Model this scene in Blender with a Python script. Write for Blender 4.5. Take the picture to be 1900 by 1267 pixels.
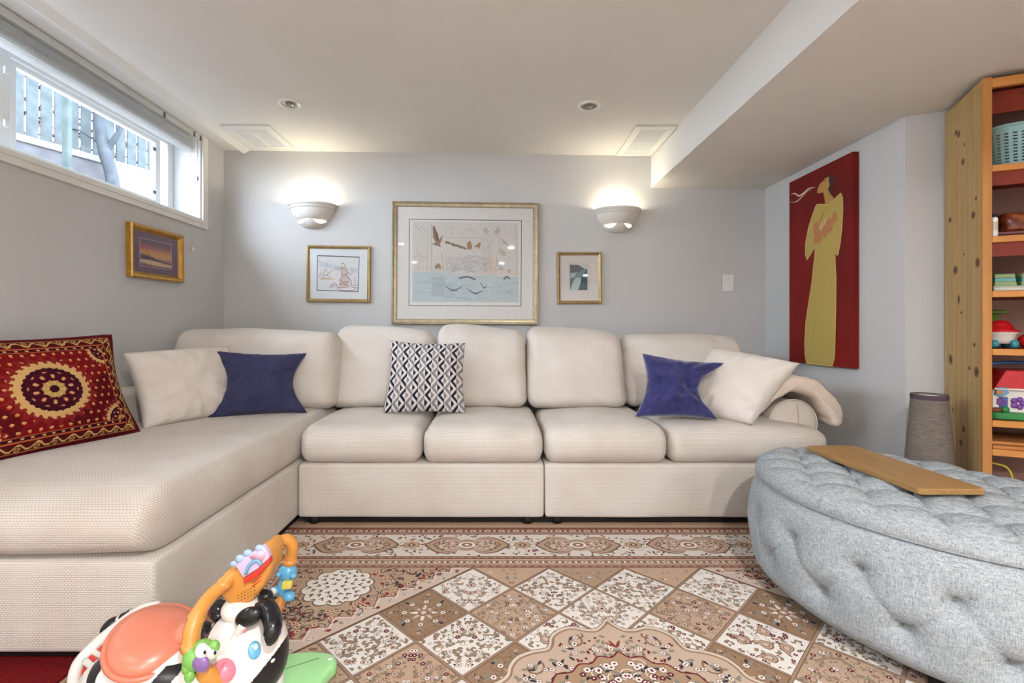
import bpy, bmesh, math, random
import numpy as np
from mathutils import Vector, Matrix, noise

random.seed(7)
for o in list(bpy.data.objects):
    bpy.data.objects.remove(o, do_unlink=True)
SC = bpy.context.scene
COL = SC.collection
PI = math.pi

# ------------------------------------------------------------------ camera
F, PX, PY, H = 900.0, 921.0, 608.0, 0.925       # focal length in px, vanishing point, eye height
cam = bpy.data.cameras.new('camera')
cam.sensor_width = 36.0
cam.lens = F / 1900.0 * 36.0
cam.shift_x = (950.0 - PX) / 1900.0
cam.shift_y = (PY - 633.5) / 1900.0
cam.clip_start = 0.02
camo = bpy.data.objects.new('camera', cam)
camo.location = (0, 0, H)
camo.rotation_euler = (PI / 2, 0, 0)
COL.objects.link(camo)
SC.camera = camo

# ------------------------------------------------------------------ world, exposure
w = bpy.data.worlds.new('overcast_sky')
SC.world = w
w.use_nodes = True
bg = w.node_tree.nodes['Background']
bg.inputs[0].default_value = (0.76, 0.88, 1.0, 1)
bg.inputs[1].default_value = 20.0
vs = SC.view_settings
vs.view_transform = 'Standard'
vs.look = 'None'
vs.gamma = 1.0
vs.exposure = 0.37
vs.use_curve_mapping = False
SC.cycles.max_bounces = 8
SC.cycles.diffuse_bounces = 5
SC.cycles.transparent_max_bounces = 12
SC.cycles.sample_clamp_indirect = 6.0
SC.cycles.caustics_reflective = False
SC.cycles.caustics_refractive = False
DOWNLIGHT_W, SCONCE_W = 34.0, 3.4

pl = bpy.data.lights.new('window_portal', 'AREA')
pl.shape = 'RECTANGLE'
pl.size, pl.size_y = 2.60, 0.46
pl.cycles.is_portal = True
plo = bpy.data.objects.new('window_portal', pl)
plo.location = (-2.03, 1.66, 1.84)
plo.rotation_euler = (0, -PI / 2, 0)
plo.rotation_euler = Vector((1, 0, 0)).to_track_quat('-Z', 'Z').to_euler()
COL.objects.link(plo)

# ------------------------------------------------------------------ helpers: colour and materials
def lin(c):
    return tuple((x / 255.0) / 12.92 if x / 255.0 <= 0.04045 else ((x / 255.0 + 0.055) / 1.055) ** 2.4 for x in c[:3])

def c4(c):
    return lin(c) + (1.0,)

MATS = {}
class NT:
    """small wrapper around a material node tree"""
    def __init__(self, name, rough=0.6, spec=0.3):
        m = bpy.data.materials.new(name)
        m.use_nodes = True
        self.m = m
        self.t = m.node_tree
        self.b = self.t.nodes['Principled BSDF']
        self.b.inputs['Roughness'].default_value = rough
        self.b.inputs['Specular IOR Level'].default_value = spec
        MATS[name] = m
    def n(self, kind, **kw):
        nd = self.t.nodes.new(kind)
        for k, v in kw.items():
            if k in nd.inputs:
                nd.inputs[k].default_value = v
            else:
                setattr(nd, k, v)
        return nd
    def l(self, a, b):
        self.t.links.new(a, b)
    def coord(self, out='Object', scale=(1, 1, 1), rot=(0, 0, 0)):
        tc = self.n('ShaderNodeTexCoord')
        mp = self.n('ShaderNodeMapping')
        mp.inputs['Scale'].default_value = scale
        mp.inputs['Rotation'].default_value = rot
        self.l(tc.outputs[out], mp.inputs[0])
        return mp.outputs[0]
    def noise(self, vec, scale, detail=3.0, rough=0.55):
        nd = self.n('ShaderNodeTexNoise')
        nd.inputs['Scale'].default_value = scale
        nd.inputs['Detail'].default_value = detail
        nd.inputs['Roughness'].default_value = rough
        self.l(vec, nd.inputs['Vector'])
        return nd.outputs['Fac']
    def ramp(self, fac, stops):
        r = self.n('ShaderNodeValToRGB')
        e = r.color_ramp.elements
        while len(e) < len(stops):
            e.new(0.5)
        for el, (p, c) in zip(e, stops):
            el.position = p
            el.color = c4(c)
        self.l(fac, r.inputs[0])
        return r.outputs[0]
    def mix(self, fac, a, b, mode='MIX'):
        m = self.n('ShaderNodeMix', data_type='RGBA', blend_type=mode)
        for i, v in ((0, fac), (6, a), (7, b)):
            if hasattr(v, 'is_linked') or hasattr(v, 'links'):
                self.l(v, m.inputs[i])
            elif i == 0:
                m.inputs[0].default_value = v
            else:
                m.inputs[i].default_value = c4(v)
        return m.outputs[2]
    def math(self, op, a, b=None, c=None):
        m = self.n('ShaderNodeMath', operation=op)
        for i, v in enumerate((a, b, c)):
            if v is None:
                continue
            if hasattr(v, 'links'):
                self.l(v, m.inputs[i])
            else:
                m.inputs[i].default_value = v
        return m.outputs[0]
    def color(self, v):
        if hasattr(v, 'links'):
            self.l(v, self.b.inputs['Base Color'])
        else:
            self.b.inputs['Base Color'].default_value = c4(v)
    def bump(self, hgt, strength=0.3, dist=0.002):
        b = self.n('ShaderNodeBump')
        b.inputs['Strength'].default_value = strength
        b.inputs['Distance'].default_value = dist
        self.l(hgt, b.inputs['Height'])
        self.l(b.outputs[0], self.b.inputs['Normal'])

def plain(name, col, rough=0.5, spec=0.4, var=6, scale=8.0, bump=0.0, bscale=200.0, metal=0.0, coat=0.0):
    """slightly mottled single-colour material"""
    if name in MATS:
        return MATS[name]
    t = NT(name, rough, spec)
    v = t.coord()
    hi = tuple(min(255, x + var) for x in col)
    lo = tuple(max(0, x - var) for x in col)
    t.color(t.ramp(t.noise(v, scale), [(0.3, lo), (0.7, hi)]))
    t.b.inputs['Metallic'].default_value = metal
    if coat:
        t.b.inputs['Coat Weight'].default_value = coat
    if bump:
        t.bump(t.noise(v, bscale, 2.0), bump, 0.001)
    return t.m

def attr_mat(name, rough=0.7, spec=0.2, grain=0.0, gscale=300.0, bump=0.0, bscale=400.0, sheen=0.0):
    """colour from the 'Col' face attribute with a fine grain on top"""
    t = NT(name, rough, spec)
    a = t.n('ShaderNodeAttribute')
    a.attribute_name = 'Col'
    v = t.coord()
    if grain:
        g = t.ramp(t.noise(v, gscale, 2.0), [(0.25, (255 - grain * 255,) * 3), (0.75, (255, 255, 255))])
        t.color(t.mix(1.0, a.outputs['Color'], g, 'MULTIPLY'))
    else:
        t.color(a.outputs['Color'])
    if bump:
        t.bump(t.noise(v, bscale, 2.0), bump, 0.001)
    if sheen:
        t.b.inputs['Sheen Weight'].default_value = sheen
    return t.m

# ------------------------------------------------------------------ helpers: meshes
def empty(name, loc, label=None, cat=None, group=None, kind=None):
    o = bpy.data.objects.new(name, None)
    o.location = loc
    o.empty_display_size = 0.05
    COL.objects.link(o)
    tag(o, label, cat, group, kind)
    return o

def tag(o, label=None, cat=None, group=None, kind=None):
    if label: o['label'] = label
    if cat: o['category'] = cat
    if group: o['group'] = group
    if kind: o['kind'] = kind
    return o

def wloc(o):
    v = Vector((0, 0, 0))
    while o is not None:
        v = v + o.location
        o = o.parent
    return v

def mesh(name, V, Fc, mat, parent=None, smooth=False, uv='box', cols=None, loc=None, mats=None, midx=None):
    """one mesh object; V in world metres. Parents are never rotated here."""
    V = np.asarray(V, dtype=float).reshape(-1, 3)
    off = Vector((0, 0, 0))
    if parent is not None:
        off = wloc(parent)
    if loc is not None:
        base = Vector(loc)
    elif parent is not None:
        base = off
    else:
        base = Vector(((V[:, 0].min() + V[:, 0].max()) / 2, (V[:, 1].min() + V[:, 1].max()) / 2, V[:, 2].min()))
    me = bpy.data.meshes.new(name)
    me.from_pydata((V - np.array(base)).tolist(), [], [tuple(f) for f in Fc])
    me.update()
    if mats:
        for m in mats: me.materials.append(m)
        if midx is not None: me.polygons.foreach_set('material_index', midx)
    else:
        me.materials.append(mat)
    if smooth:
        me.polygons.foreach_set('use_smooth', [True] * len(me.polygons))
    if cols is not None:
        a = me.color_attributes.new('Col', 'FLOAT_COLOR', 'CORNER')
        tot = np.zeros(len(me.polygons), dtype=np.int32)
        me.polygons.foreach_get('loop_total', tot)
        fc = np.asarray(cols, dtype=float)
        if fc.shape[1] == 3:
            fc = np.c_[fc, np.ones(len(fc))]
        a.data.foreach_set('color', np.repeat(fc, tot, axis=0).ravel())
    if isinstance(uv, str):
        box_uv(me)
    elif uv is not None:
        lay = me.uv_layers.new(name='UVMap')
        li = np.zeros(len(me.loops), dtype=np.int32)
        me.loops.foreach_get('vertex_index', li)
        lay.data.foreach_set('uv', np.asarray(uv, dtype=float)[li].ravel())
    o = bpy.data.objects.new(name, me)
    COL.objects.link(o)
    if parent is not None:
        o.parent = parent
        o.location = base - off
    else:
        o.location = base
    return o

def box_uv(me):
    lay = me.uv_layers.new(name='UVMap')
    nl, npoly, nv = len(me.loops), len(me.polygons), len(me.vertices)
    if not nl: return
    co = np.zeros(nv * 3); me.vertices.foreach_get('co', co); co = co.reshape(-1, 3)
    nr = np.zeros(npoly * 3); me.polygons.foreach_get('normal', nr); nr = np.abs(nr.reshape(-1, 3))
    tot = np.zeros(npoly, dtype=np.int32); me.polygons.foreach_get('loop_total', tot)
    li = np.zeros(nl, dtype=np.int32); me.loops.foreach_get('vertex_index', li)
    ax = np.repeat(nr.argmax(1), tot)
    p = co[li]
    uv = np.where((ax == 0)[:, None], p[:, [1, 2]], np.where((ax == 1)[:, None], p[:, [0, 2]], p[:, [0, 1]]))
    lay.data.foreach_set('uv', uv.ravel())

def bmdata(bm):
    bm.verts.index_update()
    V = [tuple(v.co) for v in bm.verts]
    Fc = [[v.index for v in f.verts] for f in bm.faces]
    bm.free()
    return V, Fc

def boxd(x0, x1, y0, y1, z0, z1, bev=0.0, seg=2):
    bm = bmesh.new()
    bmesh.ops.create_cube(bm, size=1.0)
    for v in bm.verts:
        v.co = Vector(((x0 + x1) / 2 + v.co.x * (x1 - x0), (y0 + y1) / 2 + v.co.y * (y1 - y0), (z0 + z1) / 2 + v.co.z * (z1 - z0)))
    if bev:
        bmesh.ops.bevel(bm, geom=bm.edges[:], offset=bev, segments=seg, profile=0.5, affect='EDGES')
    return bmdata(bm)

def join(*parts):
    V, Fc = [], []
    for v, f in parts:
        n = len(V)
        V.extend([tuple(p) for p in v])
        Fc.extend([[i + n for i in q] for q in f])
    return V, Fc

def xf(data, fn):
    return [fn(*p) for p in data[0]], data[1]

def prism(poly, h0, h1, axis='z', bev=0.0):
    """extruded polygon; poly in the two other axes"""
    n = len(poly)
    def mk(p, h):
        return {'z': (p[0], p[1], h), 'y': (p[0], h, p[1]), 'x': (h, p[0], p[1])}[axis]
    V = [mk(p, h0) for p in poly] + [mk(p, h1) for p in poly]
    Fc = [list(range(n))[::-1], list(range(n, 2 * n))] + [[i, (i + 1) % n, n + (i + 1) % n, n + i] for i in range(n)]
    bm = bmesh.new()
    vs_ = [bm.verts.new(v) for v in V]
    for f in Fc: bm.faces.new([vs_[i] for i in f])
    bmesh.ops.recalc_face_normals(bm, faces=bm.faces[:])
    if bev:
        bmesh.ops.bevel(bm, geom=bm.edges[:], offset=bev, segments=2, profile=0.5, affect='EDGES')
    return bmdata(bm)

def catmull(pts, n=8):
    P = [np.array(p, float) for p in pts]
    P = [2 * P[0] - P[1]] + P + [2 * P[-1] - P[-2]]
    out = []
    for i in range(1, len(P) - 2):
        for k in range(n):
            t = k / n
            a, b, c, d = P[i - 1], P[i], P[i + 1], P[i + 2]
            out.append(0.5 * ((2 * b) + (-a + c) * t + (2 * a - 5 * b + 4 * c - d) * t * t + (-a + 3 * b - 3 * c + d) * t ** 3))
    out.append(P[-2])
    return out

def tube(pts, rad, n=10, closed=True):
    pts = [Vector(p) for p in pts]
    if not hasattr(rad, "__len__"): rad = [rad] * len(pts)
    elif len(rad) != len(pts):
        rad = np.interp(np.linspace(0, 1, len(pts)), np.linspace(0, 1, len(rad)), rad)
    V, Fc = [], []
    up = Vector((0.13, 0.21, 0.97)).normalized()
    for i, p in enumerate(pts):
        d = (pts[min(i + 1, len(pts) - 1)] - pts[max(i - 1, 0)])
        d = d.normalized() if d.length > 1e-9 else Vector((0, 0, 1))
        if abs(d.dot(up)) > 0.98: up = Vector((0.9, 0.1, 0.2)).normalized()
        a = d.cross(up).normalized(); b = a.cross(d)
        up = b
        for k in range(n):
            t = 2 * PI * k / n
            V.append(tuple(p + (a * math.cos(t) + b * math.sin(t)) * float(rad[i])))
    for i in range(len(pts) - 1):
        for k in range(n):
            Fc.append([i * n + k, i * n + (k + 1) % n, (i + 1) * n + (k + 1) % n, (i + 1) * n + k])
    if closed:
        Fc.append(list(range(n))[::-1]); Fc.append(list(range((len(pts) - 1) * n, len(pts) * n)))
    return V, Fc

def lathe(prof, c=(0, 0, 0), n=32, a0=0.0, a1=2 * PI):
    full = abs(a1 - a0 - 2 * PI) < 1e-6
    m = n if full else n + 1
    V, Fc = [], []
    for r, z in prof:
        for k in range(m):
            t = a0 + (a1 - a0) * k / n
            V.append((c[0] + r * math.cos(t), c[1] + r * math.sin(t), c[2] + z))
    for i in range(len(prof) - 1):
        for k in range(n):
            k2 = (k + 1) % m if full else k + 1
            Fc.append([i * m + k, i * m + k2, (i + 1) * m + k2, (i + 1) * m + k])
    return V, Fc

def ellipsoid(c, r, nu=24, nv=14, rot=None):
    V, Fc = [], []
    M = rot or Matrix.Identity(3)
    for j in range(nv + 1):
        ph = -PI / 2 + PI * j / nv
        for i in range(nu):
            t = 2 * PI * i / nu
            p = M @ Vector((r[0] * math.cos(ph) * math.cos(t), r[1] * math.cos(ph) * math.sin(t), r[2] * math.sin(ph)))
            V.append((c[0] + p.x, c[1] + p.y, c[2] + p.z))
    for j in range(nv):
        for i in range(nu):
            Fc.append([j * nu + i, j * nu + (i + 1) % nu, (j + 1) * nu + (i + 1) % nu, (j + 1) * nu + i])
    return V, Fc

def rbox(cx, cy, cz, ax, ay, az, r, step=0.03, rs=5):
    """rounded box with an even grid, as (V array, faces); ax.. are half sizes"""
    def axis(a, rr):
        rr = min(rr, a * 0.98)
        e = [a - rr * (1 - math.sin(k / rs * PI / 2)) for k in range(rs + 1)]
        m = max(2, int(round(2 * (a - rr) / step)))
        mid = [-(a - rr) + 2 * (a - rr) * k / m for k in range(m + 1)]
        return np.array([-x for x in e[::-1]][:-1] + mid + e[1:]), rr
    if not hasattr(r, '__len__'): r = (r, r, r)
    (X, rx), (Y, ry), (Z, rz) = axis(ax, r[0]), axis(ay, r[1]), axis(az, r[2])
    N = (len(X), len(Y), len(Z))
    idx, V, Fc = {}, [], []
    def vid(i, j, k):
        key = (i, j, k)
        if key not in idx:
            idx[key] = len(V)
            V.append((X[i], Y[j], Z[k]))
        return idx[key]
    for j in range(N[1] - 1):
        for k in range(N[2] - 1):
            Fc.append([vid(0, j, k), vid(0, j, k + 1), vid(0, j + 1, k + 1), vid(0, j + 1, k)])
            i = N[0] - 1
            Fc.append([vid(i, j, k), vid(i, j + 1, k), vid(i, j + 1, k + 1), vid(i, j, k + 1)])
    for i in range(N[0] - 1):
        for k in range(N[2] - 1):
            Fc.append([vid(i, 0, k), vid(i + 1, 0, k), vid(i + 1, 0, k + 1), vid(i, 0, k + 1)])
            j = N[1] - 1
            Fc.append([vid(i, j, k), vid(i, j, k + 1), vid(i + 1, j, k + 1), vid(i + 1, j, k)])
    for i in range(N[0] - 1):
        for j in range(N[1] - 1):
            Fc.append([vid(i, j, 0), vid(i, j + 1, 0), vid(i + 1, j + 1, 0), vid(i + 1, j, 0)])
            k = N[2] - 1
            Fc.append([vid(i, j, k), vid(i + 1, j, k), vid(i + 1, j + 1, k), vid(i, j + 1, k)])
    P = np.array(V)
    R = np.array([rx, ry, rz]); A = np.array([ax, ay, az])
    q = np.clip(P, -(A - R), A - R)
    d = (P - q) / R
    ln = np.maximum(np.linalg.norm(d, axis=1, keepdims=True), 1e-9)
    mx = np.maximum(np.abs(d).max(1, keepdims=True), 1e-9)
    P = q + d / ln * mx * R
    return P, Fc, np.array([cx, cy, cz])

def nz(p, s, seed=0.0):
    return noise.noise(Vector((p[0] * s + seed, p[1] * s - seed, p[2] * s + 2 * seed)))

def wrinkle(P, amp, s, seed=0.0, stretch=(1, 1, 1)):
    out = np.array(P, float)
    c = out.mean(0)
    for i, p in enumerate(out):
        d = Vector(p - c)
        d = d.normalized() if d.length > 0 else Vector((0, 0, 1))
        out[i] += np.array(d) * amp * nz(p * np.array(stretch), s, seed)
    return out

# rays: a point of the photograph taken to a known plane of the room
def ray(px, py):
    return np.array([(px - PX) / F, 1.0, -(py - PY) / F])

def atY(px, py, Y):
    d = ray(px, py)
    return np.array([d[0] * Y, Y, H + d[2] * Y])

def onplane(px, py, P0, n):
    d = ray(px, py)
    P0 = np.array(P0, float); n = np.array(n, float)
    t = (P0 - np.array([0, 0, H])).dot(n) / d.dot(n)
    return np.array([0, 0, H]) + t * d

# ------------------------------------------------------------------ flat printed shapes (each a real thin polygon)
class Print:
    def __init__(self):
        self.P = []       # (points, colour, layer)
    def poly(self, pts, col, lay=1):
        self.P.append(([tuple(p) for p in pts], lin(col), lay))
    def rect(self, x0, y0, x1, y1, col, lay=1):
        self.poly([(x0, y0), (x1, y0), (x1, y1), (x0, y1)], col, lay)
    def ell(self, cx, cy, rx, ry, col, lay=1, n=10, ang=0.0):
        c, s = math.cos(ang), math.sin(ang)
        pts = []
        for k in range(n):
            t = 2 * PI * k / n
            a, b = rx * math.cos(t), ry * math.sin(t)
            pts.append((cx + a * c - b * s, cy + a * s + b * c))
        self.poly(pts, col, lay)
    def ring(self, cx, cy, r0, r1, col, lay=1, n=20, scallop=0, amp=0.0):
        def rad(r, t): return r * (1 + amp * abs(math.sin(scallop * t / 2)) if scallop else 1)
        for k in range(n):
            t0, t1 = 2 * PI * k / n, 2 * PI * (k + 1) / n
            self.poly([(cx + rad(r0, t0) * math.cos(t0), cy + rad(r0, t0) * math.sin(t0)), (cx + rad(r1, t0) * math.cos(t0), cy + rad(r1, t0) * math.sin(t0)),
                       (cx + rad(r1, t1) * math.cos(t1), cy + rad(r1, t1) * math.sin(t1)), (cx + rad(r0, t1) * math.cos(t1), cy + rad(r0, t1) * math.sin(t1))], col, lay)
    def stroke(self, pts, wd, col, lay=1, closed=False, taper=False):
        pts = [np.array(p, float) for p in pts]
        if closed: pts = pts + [pts[0]]
        n = len(pts)
        L, R = [], []
        for i, p in enumerate(pts):
            if closed and i in (0, n - 1): d = pts[1] - pts[-2]
            else: d = pts[min(i + 1, n - 1)] - pts[max(i - 1, 0)]
            d = d / max(np.linalg.norm(d), 1e-9)
            nn = np.array([-d[1], d[0]])
            ww = wd / 2 * ((0.25 + 0.75 * math.sin(PI * i / (n - 1))) if taper else 1)
            L.append(p + nn * ww); R.append(p - nn * ww)
        for i in range(n - 1):
            self.poly([R[i], R[i + 1], L[i + 1], L[i]], col, lay)
    def leaf(self, x, y, ln, ang, col, lay=2, fat=0.3):
        c, s = math.cos(ang), math.sin(ang)
        pts = [(0, 0), (ln * .3, ln * fat), (ln * .7, ln * fat * .8), (ln, 0), (ln * .7, -ln * fat * .6), (ln * .3, -ln * fat * .8)]
        self.poly([(x + a * c - b * s, y + a * s + b * c) for a, b in pts], col, lay)
    def flower(self, x, y, r, petal, core, line, lay=2, n=6, ang=0.0):
        pts = []
        for k in range(n * 4):
            t = ang + 2 * PI * k / (n * 4)
            rr = r * (0.72 + 0.28 * abs(math.cos(n * (t - ang) / 2)))
            pts.append((x + rr * math.cos(t), y + rr * math.sin(t)))
        self.poly([(x + (a - x) * 1.22, y + (b - y) * 1.22) for a, b in pts], line, lay)
        self.poly(pts, petal, lay + 1)
        self.ell(x, y, r * .36, r * .36, core, lay + 2, 6)
    def paisley(self, x, y, s, ang, outer, inner, line, lay=2):
        base = [(0, -.5), (.3, -.42), (.45, -.12), (.36, .2), (.12, .45), (-.12, .72), (-.34, .8), (-.2, .62), (-.22, .3), (-.4, .0), (-.4, -.3), (-.22, -.46)]
        c, q = math.cos(ang), math.sin(ang)
        for k, (sc, col) in enumerate(((1.0, line), (.86, outer), (.52, line), (.42, inner))):
            self.poly([(x + s * sc * (a * c - b * q), y + s * sc * (a * q + b * c)) for a, b in base], col, lay + k)
    def build(self, name, fn, mat, parent=None, eps=0.0002, smooth=False):
        V, Fc, cols = [], [], []
        for i, (pts, col, lay) in enumerate(self.P):
            n = len(V)
            zz = (lay + (i % 89) / 89.0 * .85) * eps        # no two pieces share a height
            for p in pts: V.append(fn(p[0], p[1], zz))
            Fc.append(list(range(n, n + len(pts)))); cols.append(col)
        return mesh(name, V, Fc, mat, parent, uv=None, cols=cols, smooth=smooth)

# ------------------------------------------------------------------ room dimensions
XL, XR, CEIL, LOW, XBEAM = -1.81, 1.855, 2.103, 1.883, 1.060
BY0, BM = 3.286, 0.036                      # back wall: Y = BY0 + BM * X
def backY(x): return BY0 + BM * x
YREAR, XFAR = -2.8, 3.2
ANG = math.radians(24.5)
EA = np.array([math.cos(ANG), -math.sin(ANG), 0.0])      # along the angled wall
DA = np.array([math.sin(ANG), math.cos(ANG), 0.0])       # into the angled wall
CORNER = np.array([XR, 2.20, 0.0])
BN = np.array([BM, -1.0, 0.0]); BN /= np.linalg.norm(BN)
BE = np.array([1.0, BM, 0.0]); BE /= np.linalg.norm(BE)
UP = np.array([0, 0, 1.0])

# ------------------------------------------------------------------ surface materials
def wall_paint(name, col):
    t = NT(name, 0.75, 0.2)
    v = t.coord()
    t.color(t.ramp(t.noise(v, 1.7, 4.0), [(0.3, tuple(x - 3 for x in col)), (0.7, tuple(x + 3 for x in col))]))
    t.bump(t.noise(v, 260.0, 3.0), 0.08, 0.001)
    return t.m
M_WALL = wall_paint('pale_grey_wall_paint', (201, 201, 202))
M_CEIL = wall_paint('white_ceiling_paint', (228, 227, 225))
M_TRIM = plain('white_gloss_trim', (232, 231, 228), 0.35, 0.5, 3)
M_VINYL = plain('white_window_vinyl', (236, 239, 241), 0.3, 0.5, 2)

def carpet():
    t = NT('beige_floor_carpet', 0.95, 0.1)
    v = t.coord()
    t.color(t.ramp(t.noise(v, 180.0, 3.0), [(0.25, (150, 138, 126)), (0.75, (178, 166, 152))]))
    t.bump(t.noise(v, 420.0, 2.0), 0.5, 0.003)
    return t.m
M_CARPET = carpet()

def glass_mat():
    m = bpy.data.materials.new('clear_pane_glass')
    m.use_nodes = True
    t = m.node_tree
    t.nodes.clear()
    out = t.nodes.new('ShaderNodeOutputMaterial')
    tr = t.nodes.new('ShaderNodeBsdfTransparent')
    gl = t.nodes.new('ShaderNodeBsdfGlossy')
    gl.inputs['Roughness'].default_value = 0.02
    lw = t.nodes.new('ShaderNodeLayerWeight')
    lw.inputs['Blend'].default_value = 0.5
    pw = t.nodes.new('ShaderNodeMath'); pw.operation = 'POWER'; pw.inputs[1].default_value = 5.0
    t.links.new(lw.outputs['Facing'], pw.inputs[0])
    fr = t.nodes.new('ShaderNodeMath'); fr.operation = 'MULTIPLY_ADD'; fr.inputs[1].default_value = 0.6; fr.inputs[2].default_value = 0.03
    t.links.new(pw.outputs[0], fr.inputs[0])
    mx = t.nodes.new('ShaderNodeMixShader')
    t.links.new(fr.outputs[0], mx.inputs[0])
    t.links.new(tr.outputs[0], mx.inputs[1])
    t.links.new(gl.outputs[0], mx.inputs[2])
    t.links.new(mx.outputs[0], out.inputs[0])
    return m
M_GLASS = glass_mat()

# ------------------------------------------------------------------ the setting
TH = 0.12
def struct(name, data, mat, smooth=False, parent=None):
    o = mesh(name, data[0], data[1], mat, parent, smooth)
    if parent is None: o['kind'] = 'structure'
    return o

struct('floor', boxd(XL - TH, XFAR + TH, YREAR - TH, 3.5, -0.1, 0.0), M_CARPET)  # unseen floor, beige picked to keep the bounced light neutral
struct('wall_back', prism([(XL - TH, backY(XL - TH)), (XFAR, backY(XFAR)), (XFAR, backY(XFAR) + TH), (XL - TH, backY(XL - TH) + TH)], 0.0, CEIL + 0.1), M_WALL)
# left wall; window opening lengthened out of view for more daylight
WY0, WY1, WZ0, WZ1 = 0.35, 2.974, 1.585, 2.085
yb = backY(XL)
XO = XL - 0.30
struct('wall_left', join(
    boxd(XO, XL, YREAR, WY0, 0, CEIL), boxd(XO, XL, WY1, yb, 0, CEIL),
    boxd(XO, XL, WY0, WY1, 0, WZ0), boxd(XO, XL, WY0, WY1, WZ1, CEIL)), M_WALL)
struct('wall_right', boxd(XR, XR + 0.1, CORNER[1], backY(XR), 0, LOW), M_WALL)
def ang(s, t, z): return CORNER + EA * s + DA * t + UP * z
smax = (XFAR - XR) / EA[0]
V, Fc = boxd(0.0, smax + 0.1, 0.0, 0.1, 0, LOW)
struct('wall_alcove', ([tuple(ang(*p)) for p in V], Fc), M_WALL)
yfar = (CORNER + EA * smax)[1]
struct('wall_side', boxd(XFAR, XFAR + TH, YREAR, yfar, 0, LOW), M_WALL)
struct('wall_rear', boxd(XL - TH, XFAR + TH, YREAR - TH, YREAR, 0, CEIL), M_WALL)
struct('ceiling', boxd(XO, XFAR + TH, YREAR - TH, 3.6, CEIL, CEIL + 0.1), M_CEIL)
# boxed-in bulkhead: a drop in the ceiling over the right side of the room
struct('bulkhead_beam', prism([(XBEAM, YREAR), (XFAR, YREAR), (XFAR, backY(XFAR)), (XBEAM, backY(XBEAM))], LOW, CEIL), M_CEIL)
# strip along the ceiling beside the window
struct('trim_1', prism([(-1.684, CEIL), (-1.684, 2.082), (-1.672, 2.079), (-1.636, CEIL)], YREAR + 0.01, backY(-1.66) - 0.005, 'y'), M_TRIM)

# window unit
win = empty('window_1', (XL, 2.1, WZ0), kind='structure')
cw, ct = 0.052, 0.014
def casing(name, data):
    return mesh(name, data[0], data[1], M_TRIM, win)
casing('casing_jamb', boxd(XL, XL + ct, WY1, WY1 + cw, WZ0 - cw, CEIL - 0.002, 0.004))
casing('casing_sill', boxd(XL, XL + ct, WY0 - cw, WY1, WZ0 - cw, WZ0, 0.004))
casing('casing_bead', boxd(XL + ct * .6, XL + ct + 0.006, WY0 - cw, WY1, WZ0 - 0.024, WZ0 - 0.018, 0.002))
casing('casing_jamb', boxd(XL, XL + ct, WY0 - cw, WY0, WZ0, CEIL - 0.002, 0.004))
casing('casing_head', boxd(XL, XL + ct * .6, WY0, WY1, WZ1 - 0.004, CEIL - 0.002, 0.003))
XG = -1.985
lin_t = 0.008
mesh('reveal', *join(boxd(XG - .05, XL - .001, WY1 - lin_t, WY1 - .0005, WZ0, WZ1), boxd(XG - .05, XL - .001, WY0 + .0005, WY0 + lin_t, WZ0, WZ1),
     boxd(XG - .05, XL - .001, WY0, WY1, WZ0 + .0005, WZ0 + lin_t), boxd(XG - .05, XL - .001, WY0, WY1, WZ1 - lin_t, WZ1 - .0005)), M_VINYL, win)
def frame_rect(x0, x1, y0, y1, z0, z1, wd):
    return join(boxd(x0, x1, y0, y0 + wd, z0, z1, .003), boxd(x0, x1, y1 - wd, y1, z0, z1, .003),
                boxd(x0, x1, y0 + wd, y1 - wd, z0, z0 + wd, .003), boxd(x0, x1, y0 + wd, y1 - wd, z1 - wd, z1, .003))
mesh('window_frame', *frame_rect(XG - .05, XG + .012, WY0 + .01, WY1 - .01, WZ0 + .01, WZ1 - .01, 0.05), M_VINYL, win)
sa = mesh('sash', *frame_rect(XG - .03, XG, 1.965, 2.868, 1.625, 2.045, 0.042), M_VINYL, win)
mesh('pane', *boxd(XG - .018, XG - .014, 2.004, 2.828, 1.665, 2.006), M_GLASS, sa)
sb = mesh('sash', *frame_rect(XG + .004, XG + .035, 1.20, 1.95, 1.615, 2.05, 0.05), M_VINYL, win)
mesh('pane', *boxd(XG + .016, XG + .02, 1.245, 1.905, 1.66, 2.005), M_GLASS, sb)
sc3 = mesh('sash', *frame_rect(XG - .03, XG, .40, 1.215, 1.625, 2.045, 0.042), M_VINYL, win)  # added sash in the unseen near end of the window
mesh('pane', *boxd(XG - .018, XG - .014, .44, 1.175, 1.665, 2.006), M_GLASS, sc3)
for zz in (1.72, 1.93):
    mesh('latch', *boxd(XG + .035, XG + .045, 1.915, 1.935, zz, zz + .03, .003), M_VINYL, sb)
M_DARKDOT = plain('dark_grey_sash_lock', (90, 95, 105), 0.5, 0.4, 4)
for zz in (1.70, 1.95):
    mesh('sash_clip', *boxd(XG - .001, XG + .006, 2.80, 2.822, zz, zz + .022, .002), M_DARKDOT, sa)

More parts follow.
